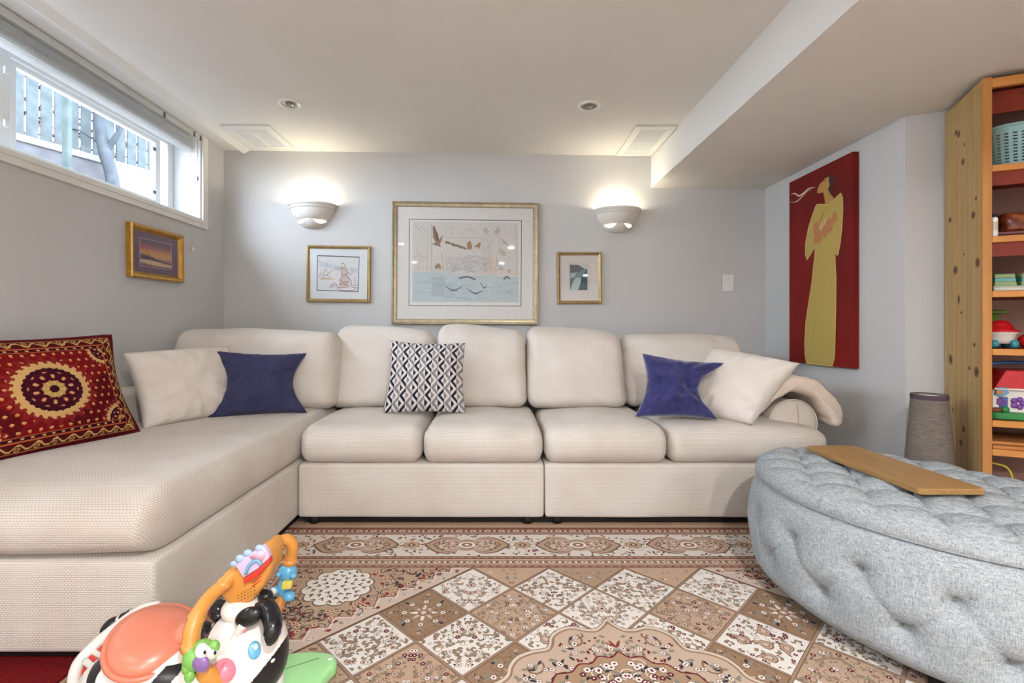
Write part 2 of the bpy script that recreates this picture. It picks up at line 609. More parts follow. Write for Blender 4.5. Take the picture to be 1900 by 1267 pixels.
# ------------------------------------------------------------------ outside the window
def out_mat(n, c, v=8): return plain(n, c, 0.8, 0.15, v, 12.0)
M_FENCE = out_mat('weathered_grey_fence_paint', (52, 58, 61))
M_CURB = out_mat('pale_stone_edging', (92, 92, 93))
M_CONC = out_mat('grey_concrete', (58, 58, 62))
M_BARK = out_mat('grey_tree_bark', (42, 46, 51), 6)
M_SOIL = out_mat('garden_soil', (92, 84, 78), 14)
M_LEAF = out_mat('red_shrub_leaves', (110, 62, 72), 14)
FA, FD = np.array([-3.95, 4.0]), np.array([0.40, 0.916])
def fence_pt(s, t, z): return (FA[0] + FD[0] * s + FD[1] * t, FA[1] + FD[1] * s - FD[0] * t, z)
fence = empty('garden_fence', fence_pt(0, 0, 2.45), 'grey picket fence seen through the basement window', 'fence')
V, Fc = boxd(-.040, .040, -.01, .01, 2.50, 4.4, .003)
for i in range(-7, 20):
    dz = .02 * math.sin(i * 2.3)
    mesh('picket', [fence_pt(x + i * .096, y, z + dz) for x, y, z in V], Fc, M_FENCE, fence)
for z0 in (3.2,):
    V2, F2 = boxd(-.8, 2.0, -.04, -.012, z0, z0 + .08, .004)
    mesh('rail', [fence_pt(*p) for p in V2], F2, M_FENCE, fence)
V2, F2 = boxd(-1.1, 2.2, 0.012, .11, 2.44, 2.50, .01)
tag(mesh('stone_edging', [fence_pt(*p) for p in V2], F2, M_CURB), 'white stone edging along the foot of the garden fence', 'edging')
V2, F2 = boxd(-1.1, 0.62, 0.01, .09, 1.6, 2.438)
tag(mesh('retaining_wall', [fence_pt(*p) for p in V2], F2, M_CONC), 'grey retaining wall under the stone edging outside the window', 'wall', kind='structure')
V2, F2 = boxd(0.63, 2.2, 0.01, .12, 1.6, 2.438)
tag(mesh('planter_block', [fence_pt(*p) for p in V2], F2, M_CURB), 'white block under the edging outside the window, beside the tree', 'planter')
struct('ground_outside', boxd(-6.5, XO - .02, -2, 9, 1.2, 1.55), M_SOIL)
p0 = [(-3.42, 4.3, 1.56), (-3.40, 4.32, 2.0), (-3.46, 4.36, 2.3), (-3.56, 4.4, 2.55), (-3.62, 4.42, 2.9), (-3.6, 4.42, 3.6)]
tree = empty('garden_tree', p0[0], 'grey curved tree trunk outside the window in front of the fence', 'tree')
mesh('trunk', *tube(catmull(p0, 6), [.06, .055, .05, .05, .045, .04], 10), M_BARK, tree, True)
mesh('branch', *tube(catmull([(-3.56, 4.4, 2.5), (-3.45, 4.45, 2.75), (-3.42, 4.5, 3.1)], 6), [.03, .022, .012], 8), M_BARK, tree, True)
mesh('branch', *tube(catmull([(-3.6, 4.4, 2.6), (-3.75, 4.35, 2.7), (-3.85, 4.3, 2.68)], 6), [.014, .01, .006], 6), M_BARK, tree, True)
M_POST = out_mat('grey_green_metal_post', (48, 56, 57))
tag(mesh('metal_post', *boxd(-3.30, -3.255, 3.68, 3.725, 1.55, 2.74, .006), M_POST), 'slim grey green post standing outside the window', 'post')
# red leaved shrubs glowing between the pickets
rv, rf = [], []
for i in range(1800):
    s, t, z = random.uniform(-.9, 1.6), random.uniform(-.6, -.12), random.uniform(2.45, 3.5)
    c = Vector(fence_pt(s, t, z)); a = Vector((random.uniform(-1, 1), random.uniform(-1, 1), random.uniform(-1, 1))).normalized() * .03
    b = a.cross(Vector((random.uniform(-1, 1), random.uniform(-1, 1), random.uniform(-1, 1)))).normalized() * .02
    n = len(rv); rv += [tuple(c - a), tuple(c + b), tuple(c + a), tuple(c - b)]; rf.append([n, n + 1, n + 2, n + 3])
tag(mesh('red_shrub', rv, rf, M_LEAF), 'red leaved shrub showing through the gaps of the garden fence', 'shrub')

# ------------------------------------------------------------------ window blind, drawn up
M_SLAT = plain('white_blind_slat', (240, 242, 243), 0.4, 0.4, 3)
M_RAIL = plain('white_metal_rail', (206, 208, 206), 0.35, 0.5, 3)
M_CORD = plain('pale_cord', (200, 200, 198), 0.8, 0.1, 4)
def translucent(m, k):
    t = m.node_tree; out = t.nodes['Material Output']; b = t.nodes['Principled BSDF']
    tr = t.nodes.new('ShaderNodeBsdfTranslucent'); tr.inputs[0].default_value = (.9, .93, .95, 1)
    mx = t.nodes.new('ShaderNodeMixShader'); mx.inputs[0].default_value = k
    t.links.new(b.outputs[0], mx.inputs[1]); t.links.new(tr.outputs[0], mx.inputs[2]); t.links.new(mx.outputs[0], out.inputs[0])
translucent(M_SLAT, .55)
blind = empty('window_blind', (XL, 2.1, 2.0), 'white venetian blind drawn up under the ceiling above the basement window', 'blind')
mesh('head_rail', *boxd(XL - .045, XL + .012, WY0 + .02, WY1 - .012, 2.066, 2.098, .003), M_RAIL, blind)
sl = boxd(-.022, .022, WY0 + .03, WY1 - .06, -.0012, .0012)
for i in range(11):
    zs_ = 2.052 - i * .0052
    mesh('slat', [(XL - .022 + x + .0015 * math.sin(i * 1.7), y, zs_ + z) for x, y, z in sl[0]], sl[1], M_SLAT, blind)
mesh('bottom_rail', *boxd(XL - .045, XL + .0, WY0 + .03, WY1 - .06, 1.974, 1.990, .004), M_SLAT, blind)
M_CLIP = plain('dark_bracket_metal', (96, 90, 84), 0.4, 0.5, 5)
for yy in (2.62, 2.88, 2.94):
    mesh('bracket', *boxd(XL + .010, XL + .016, yy, yy + .014, 2.062, 2.092, .002), M_CLIP, blind)
mesh('cord', *tube([(XL + .024, 2.83, 2.064), (XL + .024, 2.84, 1.8), (XL + .024, 2.85, 1.58), (XL + .024, 2.853, 1.40)], .0016, 6), M_CORD, blind)
M_KNOB = plain('ivory_cord_knob', (232, 226, 204), 0.3, 0.5, 3)
mesh('cord_knob', *lathe([(.0005, 0), (.009, .003), (.011, .012), (.008, .02), (.003, .026), (.0005, .027)], (XL + .024, 2.853, 1.375), 12), M_KNOB, blind, True)
mesh('wand', *tube([(XL + .02, 2.905, 2.06), (XL + .02, 2.907, 1.83)], .0025, 6), M_CORD, blind)
mesh('wand_tip', *tube([(XL + .02, 2.907, 1.83), (XL + .02, 2.907, 1.805)], .0042, 8), plain('dark_red_wand_tip', (94, 32, 44), 0.4, 0.4, 4), blind)

# ------------------------------------------------------------------ ceiling fittings
M_LAMPMETAL = plain('dull_grey_lamp_reflector', (112, 110, 104), 0.3, 0.6, 6, metal=0.6)
def emis(name, col, strength):
    m = bpy.data.materials.new(name)
    m.use_nodes = True
    b = m.node_tree.nodes['Principled BSDF']
    b.inputs['Base Color'].default_value = c4(col)
    b.inputs['Emission Color'].default_value = c4(col)
    b.inputs['Emission Strength'].default_value = strength
    return m
M_LIT = emis('lit_downlight_lens', (255, 244, 226), 9.0)
def downlight(x, y, z, label, lit, power=1.0):
    r = empty('recessed_downlight', (x, y, z), label, 'ceiling light', 'recessed ceiling downlights')
    mesh('trim_ring', *lathe([(.062, 0), (.060, -.007), (.050, -.009), (.043, -.004), (.042, 0)], (x, y, z), 36), M_TRIM, r, True)
    if lit:
        mesh('lens', *lathe([(.042, -.003), (.02, -.003), (.0005, -.003)], (x, y, z), 28), M_LIT, r, True)
        li = bpy.data.lights.new('downlight_beam', 'AREA')
        li.shape = 'DISK'; li.size = 0.08; li.energy = DOWNLIGHT_W * power; li.color = (1.0, 0.98, 0.955); li.spread = math.radians(170)
        lo = bpy.data.objects.new('downlight_beam', li)
        COL.objects.link(lo); lo.parent = r; lo.location = (0, 0, -.012)
    else:
        mesh('reflector', *lathe([(.043, -.003), (.041, -.0035), (.034, -.002), (.02, -.0012), (.0005, -.001)], (x, y, z), 28), M_LAMPMETAL, r, True)
        mesh('bulb', *lathe([(.024, -.0016), (.022, -.006), (.012, -.008), (.0005, -.0085)], (x, y + .006, z), 20), plain('unlit_bulb_glass', (138, 138, 132), 0.2, 0.5, 4), r, True)
downlight(-1.084, 2.548, CEIL, 'unlit round recessed ceiling light nearest the window', False)
downlight(0.492, 2.573, CEIL, 'unlit round recessed ceiling light above the landscape picture and nearest the bulkhead', False)
for i, (x, y, z) in enumerate([(-1.07, -.30, CEIL), (.49, -.50, CEIL), (-1.07, -2.2, CEIL), (.49, -2.2, CEIL), (2.0, -2.1, LOW)]):
    downlight(x, y, z, ['lit recessed ceiling light just behind the viewer, on the window side', 'lit recessed ceiling light just behind the viewer, near the middle', 'lit recessed ceiling light at the rear wall, on the window side', 'lit recessed ceiling light at the rear wall, near the middle', 'lit recessed light under the low ceiling at the rear of the room'][i], True, [.18, 1.35, .5, 1.7, 1.0][i])

M_VENTWHITE = plain('white_vent_enamel', (228, 229, 228), 0.4, 0.4, 3)
M_VENTGRID = plain('pale_grey_vent_mesh', (222, 224, 227), 0.6, 0.3, 4)
def ceiling_panel(x0, x1, y0, y1, split, label):
    r = empty('ceiling_vent', ((x0 + x1) / 2, (y0 + y1) / 2, CEIL), label, 'vent')
    z = CEIL
    mesh('backing', *boxd(x0 + .02, x1 - .02, y0 + .02, y1 - .02, z - .004, z), M_VENTWHITE, r)
    fw = .042
    mesh('frame', *join(boxd(x0, x1, y0, y0 + fw, z - .011, z, .003), boxd(x0, x1, y1 - fw, y1, z - .011, z, .003),
         boxd(x0, x0 + fw, y0 + fw, y1 - fw, z - .011, z, .003), boxd(x1 - fw, x1, y0 + fw, y1 - fw, z - .011, z, .003)), M_VENTWHITE, r)
    if split == 'x':
        xm = (x0 + x1) / 2
        rects = [(x0 + fw, xm - .006, y0 + fw, y1 - fw), (xm + .006, x1 - fw, y0 + fw, y1 - fw)]
        mesh('divider', *boxd(xm - .006, xm + .006, y0 + fw, y1 - fw, z - .010, z), M_VENTWHITE, r)
    else:
        ym = (y0 + y1) / 2
        rects = [(x0 + fw, x1 - fw, y0 + fw, ym - .006), (x0 + fw, x1 - fw, ym + .006, y1 - fw)]
        mesh('divider', *boxd(x0 + fw, x1 - fw, ym - .006, ym + .006, z - .010, z), M_VENTWHITE, r)
    for a, b, c, d in rects:
        g = mesh('grille', *boxd(a + .002, b - .002, c + .002, d - .002, z - .006, z - .004), M_VENTGRID, r)
        n = int((d - c) / .012)
        parts = [boxd(a + .004, b - .004, c + .004 + k * (d - c - .008) / n, c + .009 + k * (d - c - .008) / n, z - .0075, z - .006) for k in range(n)]
        mesh('louvre', *join(*parts), M_VENTGRID, g)
ceiling_panel(-1.604, -1.318, 2.815, 3.17, 'x', 'white ceiling vent panel close to the window corner')
ceiling_panel(0.812, 1.052, 2.822, 3.30, 'y', 'white ceiling vent panel tucked against the bulkhead')

# ------------------------------------------------------------------ wall sconces
M_PLASTER = plain('white_plaster_sconce', (224, 220, 215), 0.6, 0.3, 4)
M_BULB = emis('lit_sconce_bulb', (255, 236, 190), 12.0)
def sconce(px, py, label):
    n = np.array([BM, -1.0, 0]); P0 = np.array([0, BY0, 0])
    c = onplane(px, py, P0 + BN * .06, BN)
    c = c - BN * ((c - P0).dot(BN))                  # foot point on the wall
    cx, cy, cz = c
    r = empty('wall_sconce', (cx, cy, cz), label, 'wall lamp', 'plaster wall sconces')
    a0 = math.atan2(BM, 1.0)
    def half(prof, c_, n_=40):
        V, Fc = lathe(prof, c_, n_, -PI, 0)
        out = []
        for x, y, z in V:                            # squash depth a little, turn onto the wall
            dx, dy = x - c_[0], (y - c_[1]) * 0.80
            out.append(tuple(np.array([c_[0], c_[1], z]) + BE * dx - BN * (-0) + np.array([-BE[1], BE[0], 0]) * dy))
        return out, Fc
    bowl = [(.156, .0), (.161, -.003), (.162, -.013), (.157, -.017), (.149, -.019), (.148, -.022), (.154, -.024), (.153, -.033), (.148, -.036), (.141, -.038), (.141, -.042),
            (.134, -.066), (.118, -.090), (.096, -.108), (.090, -.108), (.112, -.088), (.128, -.064), (.136, -.040), (.144, -.016), (.148, 0), (.154, 0)]
    o = mesh('bowl', *half(bowl, (cx, cy, cz)), M_PLASTER, r, True)
    # lower cup whose rim dips on both sides of a central tab, leaving two glowing slots
    nn, V, Fc = 48, [], []
    rings = 8
    for j in range(rings + 1):
        f = j / rings
        for k in range(nn + 1):
            t = -PI + PI * k / nn
            u = (t + PI / 2) / (PI / 2)              # -1..1 across the front
            slot = 0.030 * max(0.0, math.sin(min(1.0, max(0.0, (abs(u) - .16) / .70)) * PI)) ** .5
            top = -.104 - slot
            z = top + (-.158 - top) * f
            rr = .101 * math.sqrt(max(0.02, 1 - ((-.104 - z) / .058) ** 2))
            rr = min(rr, .101)
            p = np.array([cx, cy, cz + z]) + BE * (rr * math.cos(t)) + np.array([-BE[1], BE[0], 0]) * (rr * math.sin(t) * .80)
            V.append(tuple(p))
    for j in range(rings):
        for k in range(nn):
            Fc.append([j * (nn + 1) + k, j * (nn + 1) + k + 1, (j + 1) * (nn + 1) + k + 1, (j + 1) * (nn + 1) + k])
    Fc.append([rings * (nn + 1) + k for k in range(nn + 1)])
    cup = mesh('lower_cup', V, Fc, M_PLASTER, r, True)
    md = cup.modifiers.new('thick', 'SOLIDIFY'); md.thickness = .005; md.offset = 1
    b = c + BN * .062 + UP * -.062
    mesh('bulb', *ellipsoid(b, (.017, .017, .024), 14, 10), M_BULB, r, True)
    li = bpy.data.lights.new('sconce_glow', 'POINT')
    li.energy = SCONCE_W; li.color = (1.0, .90, .66); li.shadow_soft_size = .03
    lo = bpy.data.objects.new('sconce_glow', li)
    COL.objects.link(lo); lo.parent = r; lo.location = Vector(b - c) + Vector((0, 0, .035))
sconce(575, 376, 'lit white plaster wall lamp above the small framed figure sketch, nearer the window')
sconce(1150, 385, 'lit white plaster wall lamp above the small teal picture, nearer the bulkhead')

# ------------------------------------------------------------------ light switch
sp = onplane(1351, 525, (0, BY0, 0), BN)
sw = empty('light_switch', sp, 'white rocker light switch on the back wall near the corner', 'switch')
def onwall(x, y, z): return tuple(sp + BE * x + UP * y + BN * z)
mesh('plate', *xf(boxd(-.036, .036, -.058, .058, .0, .006, .003), onwall), M_VINYL, sw)
mesh('rocker', *xf(boxd(-.017, .017, -.034, .034, .006, .010, .002), onwall), M_TRIM, sw)
for s in (-.047, .047):
    mesh('screw', *xf(boxd(-.003, .003, s - .003, s + .003, .006, .0075, .001), onwall), M_RAIL, sw)

# ------------------------------------------------------------------ framed pictures
def metal_frame(name, col, rough=0.35):
    t = NT(name, rough, 0.5)
    v = t.coord()
    t.color(t.ramp(t.noise(v, 30.0, 3.0), [(0.3, tuple(max(0, x - 14) for x in col)), (0.7, tuple(min(255, x + 10) for x in col))]))
    t.b.inputs['Metallic'].default_value = 0.55
    return t.m
M_CHAMP = metal_frame('champagne_silver_frame', (172, 160, 134))
M_GOLD = metal_frame('antique_gold_frame', (174, 148, 102))
M_OLDGOLD = metal_frame('dark_gold_frame', (190, 146, 66))
M_BACKING = plain('brown_frame_backing', (94, 70, 48), 0.8, 0.1, 5)
M_PRINT = attr_mat('printed_paper', 0.8, 0.15, 0.04, 60.0)

def picture(name, label, C, ex, out, wd, ht, prof, fmat, pr, tilt=0.0):
    """prof: (inset from the outer edge, height off the wall) around the frame; pr: Print in metres from the centre"""
    C = np.array(C, float)
    c, s = math.cos(tilt), math.sin(tilt)
    def loc(x, y, z): return tuple(C + ex * (x * c - y * s) + UP * (x * s + y * c) + out * z)
    r = empty(name, C, label, 'picture')
    V, Fc = [], []
    for ins, hgt in prof:
        a, b = wd / 2 - ins, ht / 2 - ins
        V += [loc(-a, -b, hgt), loc(a, -b, hgt), loc(a, b, hgt), loc(-a, b, hgt)]
    for i in range(len(prof) - 1):
        for k in range(4):
            Fc.append([i * 4 + k, i * 4 + (k + 1) % 4, (i + 1) * 4 + (k + 1) % 4, (i + 1) * 4 + k])
    mesh('frame', V, Fc, fmat, r)
    ins = prof[-1][0]; hb = prof[-1][1]
    a, b = wd / 2 - ins, ht / 2 - ins
    mesh('backing', *xf(boxd(-a - .004, a + .004, -b - .004, b + .004, .001, hb - .001), loc), M_BACKING, r)
    pr.build('print', lambda x, y, z: loc(x, y, hb - .0008 + z), M_PRINT, r, eps=.00025)
    mesh('glazing', *xf(boxd(-a, a, -b, b, hb + .0045, hb + .006), loc), M_GLASS, r)
    return r

def wallrect(x0, y0, x1, y1):
    p = [onplane(x, y, (0, BY0, 0), BN) for x, y in ((x0, y0), (x1, y1))]
    c = (p[0] + p[1]) / 2
    return c, abs((p[1] - p[0]).dot(BE)), abs(p[1][2] - p[0][2])

# -- large coastal watercolour
C, W, Hh = wallrect(728, 375, 998, 602)
pr = Print()
a, b = W / 2 - .03, Hh / 2 - .03
pr.rect(-a, -b, a, b, (226, 224, 222), 0)
sx, sy = W / 1405.0, Hh / 1190.0                     # scale of measured positions inside the frame
def q(x, y): return ((x - 757) * sx, (628 - y) * sy)
def rr(x0, y0, x1, y1, col, lay):
    pr.poly([q(x0, y0), q(x0, y1), q(x1, y1), q(x1, y0)], col, lay)
for e, colr in ((0, (96, 98, 100)), (7, (228, 226, 224))):
    rr(214 + e, 200 + e, 1299 - e, 1045 - e, colr, 1 + (e > 0))
rr(250, 225, 1272, 1005, (214, 210, 206), 3)
sea = [q(250, 715), q(430, 712), q(600, 728), q(700, 745), q(860, 750), q(1000, 735), q(1150, 765), q(1272, 755), q(1272, 1003), q(900, 1006), q(600, 1000), q(250, 1006)]
pr.poly(sea, (188, 203, 208), 4)
rr(430, 760, 560, 950, (176, 190, 196), 5)
random.seed(3)
def sk(pts, wd, col, lay=6): pr.stroke([q(*p) for p in pts], wd * sx, col, lay)
GREY, BRN, LBR = (150, 148, 150), (128, 98, 76), (176, 150, 122)
for i in range(120):                                     # pencil shading in the surf and on the cliffs
    x, y = random.uniform(570, 930), random.uniform(560, 720)
    L = random.uniform(30, 90); t = random.uniform(-.5, .3)
    sk([(x, y), (x + L / 2 * math.cos(t), y + L / 2 * math.sin(t) + random.uniform(-8, 8)), (x + L * math.cos(t), y + L * math.sin(t))], 3, random.choice([(178, 180, 188), (192, 190, 194), (168, 172, 180)]), 5 + i % 4)
for i in range(70):
    x, y = random.uniform(260, 1230), random.uniform(780, 980)
    L = random.uniform(40, 150)
    sk([(x, y), (x + L / 2, y + random.uniform(-10, 12)), (min(1268, x + L), y + random.uniform(-6, 6))], 4, random.choice([(160, 180, 188), (190, 208, 214), (150, 170, 180)]), 6 + i % 3)
for (x0, y0, x1, y1) in ((690, 770, 860, 780), (565, 855, 730, 850), (770, 870, 930, 890), (900, 815, 970, 835), (1120, 775, 1190, 770)):
    m = (y0 + y1) / 2 + (34 if y0 > 800 else -22)
    for k in range(4):
        sk(catmull([(x0 + k * 4, y0 + k * 3), ((x0 + x1) / 2, m + k * 4), (x1 - k * 4, y1 + k * 3)], 6), 5, (108, 118, 128), 9)
def blob(pts, col, lay=9): pr.poly([q(*p) for p in pts], col, lay)
blob([(440, 265), (462, 270), (490, 350), (500, 405), (540, 352), (530, 400), (510, 440), (520, 470), (470, 455), (438, 445), (470, 425), (445, 380)], (150, 128, 110))
for k in range(6): sk([(448 + 8 * k, 275 + 12 * k), (480 + 5 * k, 400 + 4 * k)], 4, (112, 92, 78), 10)
blob([(462, 655), (500, 625), (520, 650), (520, 682), (465, 680)], (166, 140, 116)); sk([(470, 670), (500, 632), (516, 676)], 5, BRN, 10)
for i in range(16):
    x = 568 + i * 12; y = 412 + i * 3.6
    sk([(x, y), (x + 2, y + random.uniform(18, 34))], 8, random.choice([(104, 100, 98), (126, 118, 110)]), 10)
sk([(566, 425), (640, 448), (740, 478), (820, 490)], 6, (150, 126, 84), 10)
blob([(768, 440), (795, 405), (815, 430), (820, 480), (780, 485)], (176, 140, 96)); blob([(840, 470), (880, 430), (905, 420), (890, 485), (870, 465)], (178, 140, 104))
sk([(775, 480), (790, 420), (812, 480)], 6, BRN, 10); sk([(845, 468), (900, 424), (885, 484)], 5, BRN, 10)
figs = [((920, 310), (950, 270), (985, 320), (940, 350)), ((1020, 345), (1050, 300), (1080, 255), (1100, 295), (1050, 345)), ((1100, 375), (1120, 430), (1180, 465), (1140, 400)),
        ((1060, 520), (1095, 480), (1140, 515), (1150, 555), (1100, 545)), ((1070, 690), (1095, 640), (1130, 690), (1100, 695)), ((1160, 680), (1178, 735), (1198, 675), (1180, 700))]
for f in figs:
    fm = np.mean(np.array(f), axis=0); f = [tuple(fm + (np.array(p) - fm) * .8) for p in f]
    blob([tuple(fm + (np.array(p) - fm) * .55) for p in f], random.choice([(196, 168, 148), (200, 178, 158)]))
    sk(f, 5, (142, 116, 100), 10)
for p in (((1078, 595), (1060, 650), (1100, 640)), ((1130, 595), (1100, 640))): sk(p, 8, (150, 178, 192), 10)
for p in (((260, 250), (330, 320), (345, 370)), ((290, 515), (375, 585), (388, 545)), ((250, 600), (300, 540)), ((300, 690), (330, 560)), ((350, 690), (345, 560)), ((390, 690), (400, 250)),
          ((430, 240), (430, 700)), ((530, 520), (545, 700)), ((570, 540), (580, 705)), ((600, 560), (620, 650)), ((640, 690), (690, 580)), ((940, 380), (975, 430), (945, 560), (960, 700)),
          ((1000, 400), (1010, 700)), ((1060, 560), (1050, 690)), ((930, 380), (930, 520)), ((560, 340), (600, 290), (650, 270)), ((620, 290), (630, 365)), ((705, 360), (740, 310), (800, 300), (870, 340)),
          ((780, 285), (830, 300)), ((550, 380), (930, 372)), ((1240, 240), (1255, 740)), ((440, 700), (520, 690)), ((980, 440), (990, 690)), ((1075, 320), (1090, 520)), ((330, 260), (380, 330))):
    sk(catmull(p, 5) if len(p) > 2 else p, 3.2, random.choice([(168, 162, 160), (186, 178, 172), (158, 154, 156)]), 8)
blob([(940, 560), (1060, 580), (1060, 735), (940, 720)], (216, 202, 192), 4)
blob([(965, 730), (1015, 730), (1020, 940), (970, 945)], (196, 206, 208), 5)
picture('large_framed_picture', 'large pale coastal watercolour in a silver champagne frame with wide white mat', C, BE, BN, W, Hh,
        [(0, 0), (0, .024), (.004, .030), (.009, .030), (.011, .022), (.016, .020), (.030, .018), (.033, .012), (.036, .012)], M_CHAMP, pr, -.004)

# -- small figure sketch
C, W, Hh = wallrect(570, 456, 688, 561)
pr = Print()
a, b = W / 2 - .018, Hh / 2 - .018
pr.rect(-a, -b, a, b, (222, 226, 230), 0)
sx, sy = W / 690.0, Hh / 612.0
def q(x, y): return ((x - 740) * sx, (852 - y) * sy)
blob([(505, 650), (965, 660), (955, 1045), (503, 1035)], (96, 110, 118), 1)
blob([(514, 662), (958, 672), (945, 1036), (512, 1026)], (220, 220, 222), 2)
blob([(514, 700), (700, 760), (945, 800), (945, 835), (700, 800), (514, 770)], (206, 210, 214), 3)
for i in range(26):
    x = random.uniform(530, 940); y = 715 + (x - 530) * .18 + random.uniform(-10, 10)
    sk([(x, y), (x + random.uniform(-2, 2), y + random.uniform(40, 80))], 3, (178, 184, 190), 4)
SEP, ROSE = (172, 146, 120), (186, 150, 150)
for p in (((555, 900), (575, 850), (600, 800), (612, 830), (640, 840), (680, 805)), ((580, 900), (590, 860), (620, 870), (655, 890)), ((530, 895), (555, 820)), ((600, 870), (640, 850))):
    sk(catmull(p, 5), 5, (150, 134, 122), 5)
blob([(530, 905), (600, 890), (710, 905), (650, 915), (540, 915)], (204, 188, 160), 4)
for p in (((770, 745), (785, 735), (810, 755), (800, 780), (780, 785), (768, 765)), ((780, 785), (770, 830), (780, 860), (825, 855), (830, 820), (810, 785)), ((780, 860), (755, 920)), ((825, 860), (860, 900), (880, 950), (860, 990)),
          ((700, 800), (770, 795)), ((830, 830), (880, 860)), ((750, 920), (800, 940), (850, 935)), ((640, 1005), (670, 960), (710, 955), (740, 1000), (860, 990)), ((660, 1000), (690, 965)), ((690, 1000), (715, 970), (735, 1020)),
          ((735, 1020), (800, 1030), (900, 1025), (930, 1000)), ((745, 960), (790, 960), (830, 965)), ((880, 970), (940, 970)), ((880, 995), (940, 995)), ((915, 880), (920, 950))):
    sk(catmull(p, 5) if len(p) > 2 else p, 6, random.choice([(134, 112, 112), (156, 124, 122), (120, 104, 106)]), 6)
blob([(778, 790), (815, 790), (830, 850), (860, 910), (850, 985), (740, 1000), (755, 920), (775, 860)], (208, 188, 184), 4)
picture('small_framed_sketch', 'small gold framed figure sketch hanging below the wall lamp nearer the window', C, BE, BN, W, Hh,
        [(0, 0), (0, .016), (.003, .022), (.009, .024), (.015, .020), (.018, .013), (.022, .010)], M_GOLD, pr, -.010)

# -- small teal abstract
C, W, Hh = wallrect(1033, 468, 1115, 564)
pr = Print()
a, b = W / 2 - .018, Hh / 2 - .018
pr.rect(-a, -b, a, b, (222, 216, 214), 0)
sx, sy = W / 475.0, Hh / 570.0
def q(x, y): return ((x - 425) * sx, (897 - y) * sy)
blob([(305, 725), (535, 725), (535, 1045), (305, 1045)], (214, 208, 206), 1)
blob([(326, 750), (512, 750), (512, 1028), (326, 1028)], (88, 110, 118), 2)
blob([(326, 750), (405, 750), (440, 765), (480, 800), (440, 825), (326, 835)], (98, 100, 108), 3)
blob([(326, 750), (512, 750), (512, 798), (480, 795), (420, 752)], (206, 204, 206), 4)
blob([(326, 840), (420, 830), (480, 800), (512, 800), (512, 860), (430, 890), (350, 910), (326, 970)], (112, 138, 144), 5)
blob([(330, 845), (400, 838), (370, 885), (335, 900)], (166, 190, 194), 6)
blob([(512, 800), (512, 1028), (415, 1028), (440, 950), (440, 900), (470, 850)], (66, 92, 100), 6)
blob([(330, 1028), (360, 930), (390, 892), (440, 892), (445, 930), (415, 1028)], (186, 204, 204), 7)
blob([(415, 1018), (512, 1018), (512, 1028), (415, 1028)], (40, 48, 56), 8)
picture('small_framed_abstract', 'small gold framed teal and grey picture hanging below the wall lamp nearer the bulkhead', C, BE, BN, W, Hh,
        [(0, 0), (0, .016), (.003, .022), (.009, .024), (.015, .020), (.018, .013), (.022, .010)], M_GOLD, pr, .010)

# -- sunset picture on the window wall
LE, LN = np.array([0, 1.0, 0]), np.array([1.0, 0, 0])
pr = Print()
W, Hh = 0.400, 0.268
a, b = W / 2 - .03, Hh / 2 - .03
pr.rect(-a, -b, a, b, (118, 98, 118), 0)
sx, sy = W / 900.0, Hh / 780.0
def q(x, y): return (x * sx, y * sy)
ox, oy = 265, 200
blob([(-ox - 8, -oy - 8), (ox + 8, -oy - 8), (ox + 8, oy + 8), (-ox - 8, oy + 8)], (206, 176, 176), 1)
bands = [(-oy, (112, 84, 100)), (-oy * .72, (196, 160, 142)), (-oy * .45, (172, 126, 122)), (-oy * .2, (210, 160, 100)), (oy * .08, (206, 150, 96)), (oy * .3, (174, 118, 110)), (oy * .55, (140, 98, 112)), (oy * .8, (112, 92, 104)), (oy, None)]
for (y0, cc), (y1, _) in zip(bands[:-1], bands[1:]):
    for k in range(6):
        nxt = dict(bands).get(y1) or cc
        f = k / 6
        col = tuple(cc[i] * (1 - f) + nxt[i] * f for i in range(3))
        ya, yb_ = y0 + (y1 - y0) * f, y0 + (y1 - y0) * (f + 1 / 6)
        blob([(-ox, ya), (ox, ya), (ox, yb_), (-ox, yb_)], col, 2)
tx = [(-ox, -70)]
for k in range(13):
    x = -ox + k * 16
    tx += [(x + 4, -10 + random.uniform(-30, 30) * (1 if k < 10 else .4) - max(0, k - 8) * 12), (x + 12, -50)]
tx += [(-20, -70), (120, -95), (ox, -105), (ox, -125), (0, -105), (-ox, -100)]
blob(tx, (96, 84, 102), 4)
blob([(-ox, -110), (-120, -100), (60, -130), (ox, -150), (ox, -170), (0, -180), (-ox, -150)], (214, 182, 158), 5)
blob([(95, -118), (112, -96), (150, -98), (160, -118)], (112, 88, 96), 6)
p0 = onplane(283, 472, (XL, 0, 0), (1, 0, 0))
picture('sunset_picture', 'gold framed purple sunset landscape hanging below the basement window', (XL, 2.568, 1.312), LE, LN, W, Hh,
        [(0, 0), (0, .026), (.004, .031), (.009, .031), (.016, .027), (.028, .013), (.031, .011)], M_OLDGOLD, pr, .015)

